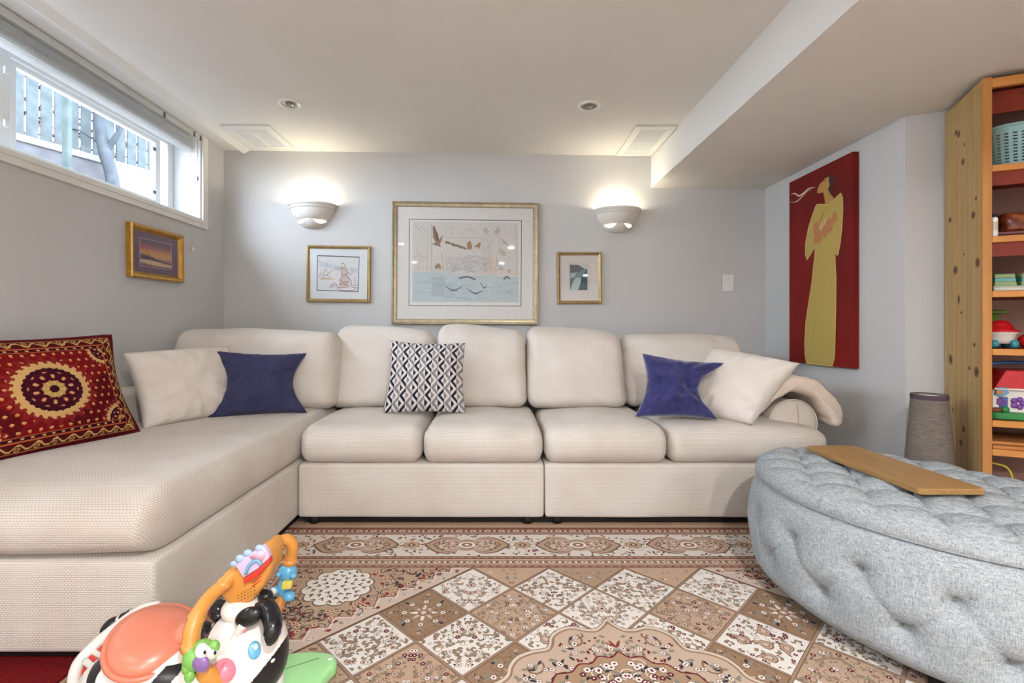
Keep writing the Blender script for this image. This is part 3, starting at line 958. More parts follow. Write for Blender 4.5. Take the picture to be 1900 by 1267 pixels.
# ------------------------------------------------------------------ canvas painting on the right wall
CX = XR - .036
cy0, cy1, cz0, cz1 = 2.479, 3.014, 0.716, 1.826
def canvas_mat():
    t = NT('deep_red_canvas', 0.65, 0.2)
    v = t.coord(scale=(1, 1, .6))
    t.color(t.ramp(t.noise(v, 2.4, 4.0), [(0.25, (92, 20, 18)), (0.75, (138, 30, 24))]))
    t.bump(t.noise(v, 600.0, 2.0), .15, .0006)
    return t.m
cv = empty('canvas_painting', (XR, (cy0 + cy1) / 2, cz0), 'tall red canvas painting of a robed woman with head tilted back on the right wall', 'painting')
mesh('canvas', *boxd(CX, XR - .001, cy0, cy1, cz0, cz1, .003), canvas_mat(), cv)
pr = Print()
def q(x, y):
    # measured on the photograph, unprojected to the canvas face
    p = onplane(x, y, (CX, 0, 0), (1, 0, 0))
    return (min(max(p[1], cy0 + .001), cy1 - .001), min(max(p[2], cz0 + .001), cz1 - .001))
def a5(x, y): return (1440 + x / 5.278, 260 + y / 5.278)
def a6(x, y): return (1440 + x / 5.511, 480 + y / 5.511)
YEL, YED, SKIN, HAIR = (186, 162, 92), (206, 180, 106), (184, 138, 82), (62, 48, 42)
def pb(pts, col, lay=1, sm=0):
    pts = [q(*p) for p in pts]
    if sm:
        pts = [tuple(x) for x in catmull(pts + [pts[0]], sm)][:-1]
    pr.poly(pts, col, lay)
robe = [a5(400, 630), a5(440, 628), a5(490, 632), a5(540, 605), a5(590, 560), a5(635, 518), a5(652, 560), a5(655, 680), a5(645, 860), a5(630, 1000), a5(610, 1110), a5(600, 1132), a5(575, 1105),
        a5(582, 1180), a6(605, 20), a6(614, 180), a6(612, 500), a6(604, 850), a6(598, 1010), a6(578, 1130), a6(310, 1102), a6(298, 990), a6(293, 850), a6(305, 650), a6(330, 480), a6(365, 260), a6(390, 20),
        a5(382, 1120), a5(380, 1050), a5(345, 1110), a5(302, 1175), a5(288, 1120), a5(290, 1010), a5(318, 860), a5(355, 740), a5(388, 650)]
pb(robe, YEL, 1)
pts = [q(*p) for p in robe]
pr.stroke(pts, .006, YED, 2, closed=True)
pb([a5(520, 358), a5(480, 375), a5(462, 400), a5(428, 432), a5(420, 450), a5(408, 475), a5(402, 515), a5(430, 522), a5(462, 508), a5(475, 560), a5(482, 625), a5(510, 630), a5(540, 605), a5(568, 568), a5(545, 520), a5(520, 480), a5(530, 420)], SKIN, 3)
pb([a5(522, 352), a5(550, 348), a5(575, 375), a5(580, 410), a5(565, 450), a5(545, 490), a5(560, 560), a5(530, 520), a5(510, 480), a5(528, 440), a5(518, 400)], HAIR, 4)
pr.stroke([q(*a5(470, 398)), q(*a5(490, 394))], .004, HAIR, 5)
pr.stroke([q(*a5(x, y)) for x, y in ((490, 660), (465, 720), (430, 800), (395, 880), (360, 960))], .007, (150, 104, 52), 3, taper=True)
pb([a5(375, 1000), a5(358, 975), a5(372, 920), a5(420, 850), a5(480, 770), a5(550, 735), a5(592, 730), a5(575, 790), a5(540, 850), a5(480, 920), a5(420, 975)], (206, 172, 140), 3)
for x, y, r in ((395, 870, 28), (575, 755, 22), (525, 830, 30), (480, 895, 26), (425, 940, 26), (388, 975, 20)):
    c = q(*a5(x, y)); pr.ell(c[0], c[1], .0018 * r * .55, .0018 * r * .8, (186, 128, 84), 4, 12)
for x, y in ((450, 830), (480, 800), (520, 770)):
    c = q(*a5(x, y)); pr.ring(c[0], c[1], .010, .013, (186, 160, 104), 4, 14)
for pp_, wd in ((((150, 532), (185, 522), (225, 545), (270, 520), (320, 475), (385, 462)), .010), (((125, 608), (200, 602), (250, 560), (300, 505), (345, 480)), .007)):
    pr.stroke(catmull([q(*a5(x, y)) for x, y in pp_], 6), wd, (222, 190, 168), 3, taper=True)
pr.build('painted_figure', lambda y, z, e: (CX - .0002 - e, y, z), attr_mat('canvas_paint', .6, .2, .05, 90.0), cv, eps=.0003)

# ------------------------------------------------------------------ the patterned rug
random.seed(11)
RX0, RX1, RY0, RY1 = -1.13, 1.80, -.35, 2.288
AXX, FY1 = .344, 1.8485                      # symmetry axis, far edge of the field
FX0, FX1 = -.770, 1.458                      # sides of the field
rug = empty('area_rug', (AXX, .95, 0.0), 'beige and brown oriental rug with diamond tiles and a scrolled centre medallion', 'rug')
M_PILE = attr_mat('woven_rug_pile', .95, .06, .10, 900.0, .25, 900.0)
M_RUGEDGE = plain('tan_rug_binding', (168, 138, 112), .95, .05, 10, 60.0)
mesh('binding', *boxd(RX0, RX1, RY0, RY1, .0005, .0088, .003), M_RUGEDGE, rug)
R = Print()
IV, TAN, PNK, BRN_, LINE, RED, NVY, OLV, DTAN = (230, 223, 216), (188, 160, 138), (202, 182, 168), (152, 124, 100), (118, 92, 76), (112, 42, 48), (62, 60, 70), (140, 134, 122), (150, 124, 102)
R.rect(RX0 + .02, RY0 + .02, RX1 - .02, RY1 - .035, TAN, 0)
HP = .1445                                   # half a tile
YMIN = .62

def inside_tile(dx, dy, m=.86): return abs(dx) + abs(dy) < HP * m

def scatter(cx, cy, dense, minlen, ok):
    """random but mirror-symmetric points in a tile"""
    pts = []
    for _ in range(dense * 14):
        dx, dy = random.uniform(0, HP), random.uniform(-HP, HP)
        if not inside_tile(dx, dy) or dx < .005: continue
        if all((dx - a) ** 2 + (dy - b) ** 2 > minlen ** 2 for a, b in pts):
            pts.append((dx, dy))
        if len(pts) >= dense: break
    return pts

def motif(cx, cy, dx, dy, kind, flip, clip):
    x, y = cx + (dx if flip > 0 else -dx), cy + dy
    if not clip(x, y): return
    k, a, s = kind
    if flip < 0: a = PI - a
    if k == 0:
        R.flower(x, y, .0068 * s, random.choice([IV, PNK, TAN]), RED if s > 1 else DTAN, LINE, 3, 6, a)
    elif k == 1:
        R.leaf(x, y, .0175 * s, a, OLV, 3, .28); R.leaf(x, y, .0145 * s, a + 1.1, DTAN, 4, .3)
    elif k == 2:
        R.ell(x, y, .0030 * s, .0030 * s, NVY if a > 0 else RED, 3, 6)
        R.stroke([(x, y), (x + .012 * math.cos(a), y + .012 * math.sin(a))], .0018, LINE, 3)
    elif k == 3:
        R.stroke([(x + .013 * math.cos(a + t * 2.2) * (1 - .25 * t), y + .013 * math.sin(a + t * 2.2) * (1 - .25 * t)) for t in np.linspace(0, 1.4, 6)], .0018, LINE, 3)
    elif k == 4:
        R.flower(x, y, .0058 * s, RED, IV, NVY, 3, 5, a)
    elif k == 5:
        for t in (-.5, 0, .5): R.leaf(x, y, .0135 * s, a + t, BRN_, 3, .2)

def tile(cx, cy, style, clip):
    bgc = {'w': IV, 'f': IV, 'p': IV, 't': TAN, 'k': PNK, 'b': BRN_}[style]
    pts = [(cx, cy + HP), (cx + HP, cy), (cx, cy - HP), (cx - HP, cy)]
    R.poly(pts, bgc, 1)
    if style == 'b':
        for k in range(8):
            t = PI / 4 * k
            R.leaf(cx + .012 * math.cos(t), cy + .012 * math.sin(t), .034, t, PNK if k % 2 else IV, 3, .2)
            x, y = cx + .062 * math.cos(t), cy + .062 * math.sin(t)
            if k % 2 == 0 or True:
                R.flower(x, y, .009, IV, RED, LINE, 3, 6, t)
                R.leaf(x + .01 * math.cos(t), y + .01 * math.sin(t), .022, t + .5, NVY if k % 2 else OLV, 3); R.leaf(x + .01 * math.cos(t), y + .01 * math.sin(t), .022, t - .5, OLV, 3)
        R.flower(cx, cy, .015, TAN, IV, RED, 4, 8)
        for t in (0, PI / 2, PI, 1.5 * PI):
            x, y = cx + .105 * math.cos(t), cy + .105 * math.sin(t)
            R.flower(x, y, .007, PNK, RED, LINE, 3, 5)
            for s in (-1, 1): R.leaf(x - .006 * math.sin(t) * s, y + .006 * math.cos(t) * s, .018, t + PI + s * .7, LINE, 3)
        sc = 36
    elif style == 'p':
        for x, y, a in ((-.055, .012, .5), (.028, .050, -.3), (.052, -.03, 2.6), (-.02, -.068, 1.2), (.0, -.012, .9)):
            if clip(cx + x, cy + y): R.paisley(cx + x, cy + y, .046, a, TAN, PNK, LINE, 3)
        sc = 46
    elif style == 'f':
        # a leafy spray growing through the tile
        for s in (-1, 1):
            st = [(cx + s * (.012 + .07 * t * (1 - t * .3)), cy - .10 + .19 * t) for t in np.linspace(0, 1, 9)]
            st = [p for p in st if inside_tile(p[0] - cx, p[1] - cy, .93)]
            if len(st) > 2: R.stroke(st, .0022, LINE, 3)
            for i, p in enumerate(st):
                if clip(*p):
                    R.leaf(p[0], p[1], .020, 1.2 + s * -.9, OLV, 3); R.leaf(p[0], p[1], .018, 1.9 + s * -.6, (170, 164, 148), 4)
        for y, r in ((.06, .011), (.022, .014), (-.03, .012), (-.075, .010)):
            if clip(cx, cy + y): R.flower(cx, cy + y, r, PNK, RED, LINE, 3, 7)
        sc = 44
    else:
        sc = 68
    kinds = {'w': [0, 1, 1, 2, 3, 5, 0, 1, 3, 4, 1, 5, 3, 1], 'f': [0, 0, 2, 1, 3], 'p': [2, 1, 4, 3, 5], 't': [4, 0, 1, 3, 5, 2, 3, 1, 0], 'k': [0, 4, 1, 2, 5, 3, 0, 1], 'b': [2, 3, 5]}[style]
    for dx, dy in scatter(cx, cy, sc, .0098, None):
        kd = (random.choice(kinds), random.uniform(-PI, PI), random.uniform(.8, 1.3))
        for fl in (1, -1): motif(cx, cy, dx, dy, kd, fl, clip)
    # woven outline: brown band with a light core
    inn = [(cx, cy + HP - .006), (cx + HP - .006, cy), (cx, cy - HP + .006), (cx - HP + .006, cy)]
    R.stroke(inn, .0030, LINE, 7, closed=True)
    inn2 = [(cx, cy + HP), (cx + HP, cy), (cx, cy - HP), (cx - HP, cy)]
    R.stroke(inn2, .0075, (162, 134, 112), 6, closed=True)

# medallion outline (half, relative to the axis; mirrored about Y = .95)
half = [(0, 1.520), (.012, 1.498), (.040, 1.470), (.075, 1.468), (.115, 1.480), (.150, 1.468), (.178, 1.438), (.186, 1.404), (.200, 1.380), (.245, 1.368), (.285, 1.345), (.305, 1.310), (.312, 1.278), (.335, 1.252), (.385, 1.225), (.425, 1.18), (.445, 1.12), (.46, 1.03), (.462, .95)]
def mirror4(h_, cy=.95):
    top = [(x, y) for x, y in h_]
    right = top + [(x, 2 * cy - y) for x, y in top[::-1][1:]]
    left = [(-x, y) for x, y in right[::-1][1:-1]]
    return [(AXX + x, y) for x, y in right + left]
med = [tuple(p) for p in catmull(mirror4(half) + [mirror4(half)[0]], 4)][:-1]
inh = [(0, 1.372), (.025, 1.346), (.060, 1.350), (.085, 1.322), (.120, 1.318), (.145, 1.288), (.185, 1.280), (.205, 1.245), (.245, 1.225), (.270, 1.17), (.30, 1.12), (.315, 1.03), (.318, .95)]
medi = [tuple(p) for p in catmull(mirror4(inh) + [mirror4(inh)[0]], 4)][:-1]
def in_poly(x, y, P):
    c = False; j = len(P) - 1
    for i in range(len(P)):
        if (P[i][1] > y) != (P[j][1] > y) and x < (P[j][0] - P[i][0]) * (y - P[i][1]) / (P[j][1] - P[i][1]) + P[i][0]: c = not c
        j = i
    return c
def corner_line(x): return 1.8485 - (-.0895 - x)          # diagonal that closes the corner field (left)
def in_field(x, y):
    if not (FX0 + .006 < x < FX1 - .006 and y < FY1 - .004): return False
    xm = AXX - abs(x - AXX)
    return y < corner_line(xm) - .012 or xm > -.0895
def clipf(x, y): return in_field(x, y) and not in_poly(x, y, med)

styles = {0: ['f', 'w', 'w', 'f'], 1: ['b', 'k', 'f', 't', 'b'], 2: ['w', 'p', 'w', 'w', 'p'], 3: ['b', 'f', 't', 'b', 'f'], 4: ['w', 'p', 'f', 'w'], 5: ['f', 'b', 'k', 'b']}
row = 0
cy = FY1 - HP
while cy > YMIN:
    off = HP if row % 2 == 0 else 0.0
    for k in range(-5, 6):
        cx = AXX + off + k * 2 * HP
        xm = AXX - abs(cx - AXX)
        if cx < FX0 + .10 or cx > FX1 - .10: continue
        if cy > corner_line(xm) - HP * .5 and xm < -.0895: continue
        if in_poly(cx, cy, med) and in_poly(cx, cy + HP * .7, med) : continue
        st = styles[row % 6]
        d = int(round(abs(cx - AXX) / (2 * HP)))
        name_ = {0: 'wfw', 1: 'ftb', 2: 'wpw', 3: 'fbt', 4: 'pwf', 5: 'bkf'}[row % 6][min(d, 2)]
        if row == 0: name_ = 'w' if abs(cx - AXX) < HP * 1.5 else 'f'
        tile(cx, cy, name_, clipf)
    row += 1
    cy -= HP
# half tiles along the far edge of the field
for k in range(-2, 2 + 1):
    cx = AXX + k * 2 * HP
    if abs(cx - AXX) > .45: continue
    R.poly([(cx - HP, FY1), (cx, FY1 - HP), (cx + HP, FY1)], TAN if k % 2 else (172, 146, 124), 1)
    for i in range(16):
        dx, dy = random.uniform(.0, HP * .85), random.uniform(.012, HP * .8)
        if dx + dy < HP * .88:
            kd = (random.choice([3, 5, 1, 0, 2]), random.uniform(-PI, PI), .9)
            for fl in (1, -1): motif(cx, FY1 - dy, dx, 0, kd, fl, lambda x, y: True)
    R.stroke([(cx - HP + .004, FY1 - .001), (cx, FY1 - HP + .006), (cx + HP - .004, FY1 - .001)], .0045, LINE, 7)

# corner fields
for s in (-1, 1):
    def X(x): return AXX + (x - AXX) * (1 if s < 0 else -1)
    tri = [(FX0, FY1), (-.0895, FY1), (FX0, corner_line(FX0))]
    R.poly([(X(x), y) for x, y in tri], (182, 156, 134), 8)
    # stepped pink strip along the diagonal
    diag = [(-.0895 - t, FY1 - t) for t in np.linspace(0, .68, 18)]
    st1 = []
    sd = [(-.0895 - t, FY1 - t) for t in np.linspace(0, .68, 13)]
    for (x, y), (x2, y2) in zip(sd[:-1], sd[1:]):
        st1 += [(x - .030, y + .030), (x2 - .022, y + .030), (x2 - .030, y + .022)]
    strip = diag + st1[::-1]
    strip = [(max(x, FX0), min(y, FY1)) for x, y in strip]
    R.poly([(X(x), y) for x, y in strip], PNK, 9)
    R.stroke([(X(max(x, FX0)), min(y, FY1)) for x, y in st1], .0035, (134, 62, 52), 11)
    R.stroke([(X(max(x + .008, FX0)), min(y - .008, FY1)) for x, y in st1], .003, IV, 11)
    for i, (x, y) in enumerate(diag[1:]):
        if x - .02 > FX0:
            R.flower(X(x - .018), y + .018, .007, IV if i % 3 else (150, 60, 56), RED, LINE, 10, 5)
            R.leaf(X(x - .026), y + .010, .018, random.uniform(-3, 3), OLV, 10)
    R.stroke([(X(max(x, FX0)), y) for x, y in diag], .007, LINE, 11)
    # scalloped cluster
    cx, cy = X(-.560), 1.717
    for rr_, cc, ly in ((.128, LINE, 10), (.122, IV, 11)):
        pts = []
        for k in range(96):
            t = 2 * PI * k / 96
            r = rr_ * (.88 + .12 * abs(math.sin(t * 6)))
            pts.append((cx + r * math.cos(t), cy + r * math.sin(t)))
        R.poly(pts, cc, ly)
    for k in range(46):
        r = .104 * math.sqrt((k + .5) / 46); t = k * 2.39996
        x, y = cx + r * math.cos(t), cy + r * math.sin(t)
        R.leaf(x, y, .018, t + .6, OLV if k % 3 else LINE, 12, .26); R.leaf(x, y, .016, t - .7, (150, 132, 104), 13, .26)
        R.ell(x, y, .004, .004, RED if k % 3 == 0 else NVY, 14, 6)
    for k in range(1300):
        x, y = random.uniform(FX0 + .012, -.12), random.uniform(1.2, FY1 - .012)
        if y < corner_line(x) + .075 or math.hypot(x + .560, y - 1.717) < .142: continue
        a = random.uniform(-PI, PI); c_ = random.random()
        if c_ < .3: R.leaf(X(x), y, .026, a, LINE, 10, .22)
        elif c_ < .5: R.stroke([(X(x) + .022 * math.cos(a + t * 2.5) * (1 - .3 * t), y + .022 * math.sin(a + t * 2.5) * (1 - .3 * t)) for t in np.linspace(0, 1.6, 7)], .0032, NVY, 10)
        elif c_ < .7: R.flower(X(x), y, .011, (206, 178, 150), RED, LINE, 10, 6, a)
        elif c_ < .85: R.leaf(X(x), y, .024, a, (142, 58, 50), 10, .3)
        else: R.leaf(X(x), y, .022, a, NVY, 10, .25)

# medallion
R.poly(med, (196, 172, 154), 9)
R.stroke(med, .017, LINE, 10, closed=True)
R.stroke(med, .012, (212, 196, 180), 11, closed=True)
R.stroke([(AXX + (x - AXX) * .985, .95 + (y - .95) * .985) for x, y in med], .006, BRN_, 12, closed=True)
for s in (-1, 1):
    for cx, cy, r in ((.120, 1.415, .030), (.245, 1.305, .034), (.10, 1.44, .014), (.37, 1.17, .036)):
        sp_ = [(AXX + s * (cx + r * (1 - t / 7) * math.cos(t + 2.2)), cy + r * (1 - t / 7) * math.sin(t + 2.2)) for t in np.linspace(0, 5.6, 18)]
        R.stroke(sp_, .006, BRN_, 11); R.stroke(sp_, .0022, LINE, 12)
for k in range(1100):
    x, y = random.uniform(0.01, .44), random.uniform(YMIN, 1.5)
    if in_poly(AXX + x, y, [(AXX + (a - AXX) * .93, .95 + (b - .95) * .94) for a, b in med]) and not in_poly(AXX + x, y, medi):
        a = random.uniform(-PI, PI); c_ = random.random()
        for s in (1, -1):
            aa = a if s > 0 else PI - a
            if c_ < .35: R.leaf(AXX + s * x, y, .020, aa, OLV, 11)
            elif c_ < .6: R.flower(AXX + s * x, y, .008, IV, RED, LINE, 11, 5, aa)
            elif c_ < .8: R.ell(AXX + s * x, y, .0045, .0045, RED, 11, 6)
            else: R.leaf(AXX + s * x, y, .024, aa, NVY, 11, .2)
R.poly(medi, (170, 140, 114), 13)
R.stroke(medi, .005, (112, 44, 44), 14, closed=True)
for k in range(800):
    x, y = random.uniform(0.0, .31), random.uniform(YMIN, 1.36)
    if in_poly(AXX + x, y, [(AXX + (a - AXX) * .94, .95 + (b - .95) * .95) for a, b in medi]):
        a = random.uniform(-PI, PI); c_ = random.random()
        for s in (1, -1):
            aa = a if s > 0 else PI - a
            if c_ < .3: R.flower(AXX + s * x, y, .011, IV, RED, LINE, 15, 6, aa)
            elif c_ < .55: R.leaf(AXX + s * x, y, .024, aa, OLV, 15)
            elif c_ < .7: R.flower(AXX + s * x, y, .008, RED, IV, NVY, 15, 5, aa)
            elif c_ < .85: R.stroke([(AXX + s * x + .02 * math.cos(aa + t), y + .02 * math.sin(aa + t)) for t in np.linspace(0, 2.2, 6)], .003, IV, 15)
            else: R.leaf(AXX + s * x, y, .02, aa, NVY, 15, .25)
# tip flower
for t in np.linspace(.3, PI - .3, 7): R.leaf(AXX, 1.385, .040, t, (140, 70, 62) if int(t * 3) % 2 else PNK, 12, .14)

# borders: drawn along +u with v running from the field outwards
def border(fn, u0, u1, uc):
    L = lambda a, b, c_, d, col, lay: R.poly([fn(a, b), fn(c_, b), fn(c_, d), fn(a, d)], col, lay)
    g2, mn, g1 = .094, .300, .372
    L(u0, 0.0, u1, g2, (168, 138, 118), 1)
    L(u0, g2, u1, mn, (216, 206, 196), 1)
    L(u0, mn, u1, g1, (150, 112, 96), 1)
    for v, wd, col in ((.004, .005, LINE), (.022, .004, (124, 56, 48)), (.030, .003, IV), (.066, .003, IV), (.073, .004, (124, 56, 48)), (g2 - .003, .005, LINE), (mn + .002, .005, LINE), (mn + .014, .003, IV), (g1 - .012, .004, (112, 44, 42)), (g1 - .002, .005, LINE)):
        L(u0, v, u1, v + wd, col, 2)
    def S(pts, wd, col, lay): R.stroke([fn(*p) for p in pts], wd, col, lay)
    def E_(u, v, a, b, col, lay, n=8): R.poly([fn(u + a * math.cos(2 * PI * k / n), v + b * math.sin(2 * PI * k / n)) for k in range(n)], col, lay)
    k = math.ceil((u0 - uc) / .064)
    while uc + k * .064 < u1 - .01:
        u = uc + k * .064
        for v, sc in ((.048, 1.0), (mn + .036, 1.0)):
            E_(u, v, .019, .015, LINE, 3, 10); E_(u, v, .016, .012, (206, 186, 166), 4, 10); E_(u, v, .006, .005, (124, 56, 48), 5, 6)
            for s in (-1, 1):
                S([(u + s * .020, v - .008), (u + s * .028, v), (u + s * .020, v + .008)], .004, (112, 40, 40), 3)
            E_(u + .032, v, .007, .007, IV, 3, 6)
        for v in (.012, .083, mn + .062):
            for s in (-.016, .016): S([(u + s - .008, v - .004), (u + s, v + .005), (u + s + .008, v - .004)], .004, (120, 52, 48), 3)
        k += 1
    k = math.ceil((u0 - uc - .2) / .468)
    while uc + k * .468 < u1 + .2:
        u = uc + k * .468; v = (g2 + mn) / 2
        def cart(sc):
            half_ = [(-.172, 0), (-.150, .030), (-.118, .062), (-.080, .074), (-.045, .066), (-.026, .044), (0, .050), (.026, .044), (.045, .066), (.080, .074), (.118, .062), (.150, .030), (.172, 0)]
            pts = half_ + [(a, -b) for a, b in half_[::-1][1:-1]]
            return [tuple(p) for p in catmull(pts + [pts[0]], 3)][:-1], sc
        pts, _ = cart(1)
        okc = u0 - .02 < u - .172 and u + .172 < u1 + .02
        if okc:
            for sc, col, ly in ((1.06, LINE, 3), (1.0, (180, 152, 132), 4), (.84, (138, 106, 88), 5), (.80, (186, 162, 144), 6)):
                R.poly([fn(u + a * sc, v + b * sc) for a, b in pts], col, ly)
            E_(u, v, .040, .034, LINE, 7, 16); E_(u, v, .036, .030, IV, 8, 16); E_(u, v, .024, .020, (150, 112, 88), 9, 12); E_(u, v, .010, .008, IV, 10, 8)
            for s in (-1, 1):
                for i in range(26):
                    r = .052 * math.sqrt((i + .5) / 26); t = i * 2.4
                    a, b = u + s * (.088 + r * 1.05 * math.cos(t)), v + r * .85 * math.sin(t)
                    E_(a, b, .005, .005, [IV, LINE, (140, 62, 56), NVY, IV][i % 5], 7 + i % 2, 6)
                    S([(a, b), (a + .012 * math.cos(t + 1), b + .010 * math.sin(t + 1))], .002, LINE, 7)
        ur = u + .234
        if u0 + .05 < ur < u1 - .05:
            for k2 in range(8):
                t = PI / 4 * k2
                S([(ur + .03 * math.cos(t), v + .026 * math.sin(t)), (ur + .058 * math.cos(t + .25), v + .052 * math.sin(t + .25)), (ur + .052 * math.cos(t + .6), v + .05 * math.sin(t + .6))], .0028, LINE, 3)
            E_(ur, v, .036, .030, LINE, 3, 14); E_(ur, v, .032, .027, (192, 160, 132), 4, 14); E_(ur, v, .020, .016, BRN_, 5, 10); E_(ur, v, .012, .010, NVY, 6, 8); E_(ur, v, .007, .006, IV, 7, 6)
        for i in range(150):
            a, b = u + random.uniform(-.234, .234), v + random.uniform(-.095, .095)
            if not (u0 + .01 < a < u1 - .01): continue
            if okc and (abs(b - v) < .085 - .0 and abs(a - u) < .165 - abs(b - v) * .6 and not (abs(b - v) > .07)): continue
            if math.hypot(a - ur, b - v) < .05 or math.hypot(a - ur + .468, b - v) < .05: continue
            p = fn(a, b)
            R.leaf(p[0], p[1], .020, random.uniform(-PI, PI), random.choice([OLV, LINE, NVY, (158, 128, 104), (130, 58, 52)]), 3, .26)
        k += 1
border(lambda u, v: (u, FY1 + v), FX0 - .36, RX1 - .02, AXX)
border(lambda u, v: (FX0 - v * .92, u), YMIN - .9, FY1 + .0, .95)
border(lambda u, v: (FX1 + v * .85, u), YMIN - .9, FY1 + .0, .95)
R.build('woven_pattern', lambda x, y, e: (x, y, .0089 + e), M_PILE, rug, eps=.00012)

# dark red at the end of the chaise, kept to a mat for neutral bounce
t_ = NT('dark_red_mat_pile', 0.95, 0.1)
t_.color(t_.ramp(t_.noise(t_.coord(), 180.0, 3.0), [(0.25, (84, 14, 18)), (0.75, (128, 28, 30))]))
t_.bump(t_.noise(t_.coord(), 420.0, 2.0), 0.5, 0.003)
tag(mesh('red_mat', *boxd(XL + .01, RX0 - .008, .55, 1.75, .0005, .010, .003), t_.m), 'dark red mat under the foot of the chaise beside the patterned rug', 'mat')

# ------------------------------------------------------------------ fabrics
def weave(name, dark, light, cell=(.0095, .0058), depth=.5):
    t = NT(name, 0.95, 0.08)
    uv = t.coord('UV')
    br = t.n('ShaderNodeTexBrick')
    br.offset = .5; br.squash = 1.0
    br.inputs['Scale'].default_value = 1.0
    br.inputs['Brick Width'].default_value = cell[0]
    br.inputs['Row Height'].default_value = cell[1]
    br.inputs['Mortar Size'].default_value = cell[1] * .26
    br.inputs['Mortar Smooth'].default_value = 1.0
    br.inputs['Color1'].default_value = (1, 1, 1, 1)
    br.inputs['Color2'].default_value = (.92, .92, .92, 1)
    br.inputs['Mortar'].default_value = (0, 0, 0, 1)
    t.l(uv, br.inputs['Vector'])
    o = t.coord()
    base = t.ramp(br.outputs['Color'], [(0.0, dark), (0.75, light)])
    soil = t.ramp(t.noise(o, 3.2, 4.0), [(0.3, (238, 234, 228)), (0.7, (255, 255, 255))])
    t.color(t.mix(1.0, base, soil, 'MULTIPLY'))
    t.bump(br.outputs['Color'], depth, .0016)
    t.b.inputs['Sheen Weight'].default_value = .15
    return t.m
M_SOFA = weave('cream_woven_sofa_fabric', (192, 184, 177), (230, 224, 219))
M_SOFAFINE = weave('cream_fine_weave_fabric', (212, 205, 199), (230, 224, 219), (.0042, .0026), .25)
M_BLACK = plain('black_plastic_foot', (18, 18, 20), .6, .3, 3)

# ------------------------------------------------------------------ the sectional sofa
SY = 2.25                                    # front of the seats
CHX, CHY = -.925, 1.312                      # chaise side and front
sofa = empty('sectional_sofa', (-.2, 2.6, 0.011), 'large cream sectional sofa with a chaise along the window wall and loose back cushions', 'sofa')
def part_r(name, P, Fc, c, mat, smooth=True):
    return mesh(name, np.asarray(P) + c, Fc, mat, sofa, smooth)

def sag(P, A, crown, n=2.0):
    u = np.clip(P[:, 0] / A[0], -1, 1); v = np.clip(P[:, 1] / A[1], -1, 1)
    k = (1 - np.abs(u) ** n) * (1 - np.abs(v) ** n)
    top = np.clip(P[:, 2] / A[2], 0, 1)
    P = P.copy(); P[:, 2] += crown * k * top
    return P

# bases
def base(x0, x1, y0, y1, name):
    A = ((x1 - x0) / 2, (y1 - y0) / 2, (.292 - .042) / 2)
    P, Fc, c = rbox((x0 + x1) / 2, (y0 + y1) / 2, (.292 + .042) / 2, *A, .016, .06, 3)
    P = wrinkle(P, .004, 3.0, x0)
    part_r(name, P, Fc, c, M_SOFA)
base(XL + .012, CHX - .002, CHY, 3.16, 'chaise_base')
base(CHX + .002, .2215, SY, 3.17, 'seat_base')
base(.2245, 1.56, SY, 3.22, 'seat_base')
# thin dark plinth recessed under the bases
mesh('plinth', *join(boxd(CHX + .03, 1.53, SY + .025, 3.1, .018, .044), boxd(XL + .05, CHX - .02, CHY + .03, 3.1, .018, .044)), M_BLACK, sofa)
for x, y in ((-.855, SY + .035), (.145, SY + .035), (.285, SY + .035), (1.46, SY + .035), (-.98, CHY + .05), (XL + .1, CHY + .05), (XL + .1, 2.9), (1.46, 3.0)):
    mesh('foot', *lathe([(.0005, .0), (.024, .0), (.026, .012), (.024, .034), (.0005, .034)], (x, y, .0115), 14), M_BLACK, sofa, True)

# seat cushions
def seat(x0, x1, y0, y1, seed, crown=.022, name='seat_cushion', z0=.287, z1=.462, front_slump=.012):
    A = ((x1 - x0) / 2 - .001, (y1 - y0) / 2, (z1 - z0) / 2)
    P, Fc, c = rbox((x0 + x1) / 2, (y0 + y1) / 2, (z0 + z1) / 2, *A, (.05, .075, .07), .022, 7)
    P = sag(P, A, crown)
    # the front bulges a little and pulls in at the corners
    fr = np.clip(-P[:, 1] / A[1], 0, 1) ** 6
    P[:, 1] -= .018 * fr * (1 - (P[:, 0] / A[0]) ** 2) * (1 - (P[:, 2] / A[2]) ** 2 * .6)
    P[:, 2] -= front_slump * fr * np.clip(P[:, 2] / A[2], 0, 1)
    out = P.copy()
    for i, p in enumerate(P):
        t = max(0.0, p[2] / A[2])
        cr = nz((p[0] * 26 + seed, p[1] * 2.5, 0), 1.0, seed) * .0052 + nz((p[0] * 60, p[1] * 5, seed), 1.0, seed) * .0030
        out[i][2] += cr * t * (0.4 + .6 * max(0, -p[1] / A[1]))
        out[i][1] += (nz((p[0] * 30 + seed, p[2] * 5, 0), 1.0, seed) * .0045) * max(0.0, -p[1] / A[1]) ** 6
        out[i] += np.array([0, 0, 1]) * .006 * nz(p, 5.0, seed) * t
    return part_r(name, out, Fc, c, M_SOFA)
seat(CHX + .002, -.349, SY - .012, 2.93, 1.3)
seat(-.347, .221, SY - .014, 2.93, 4.7)
seat(.223, .803, SY - .016, 2.93, 8.1)
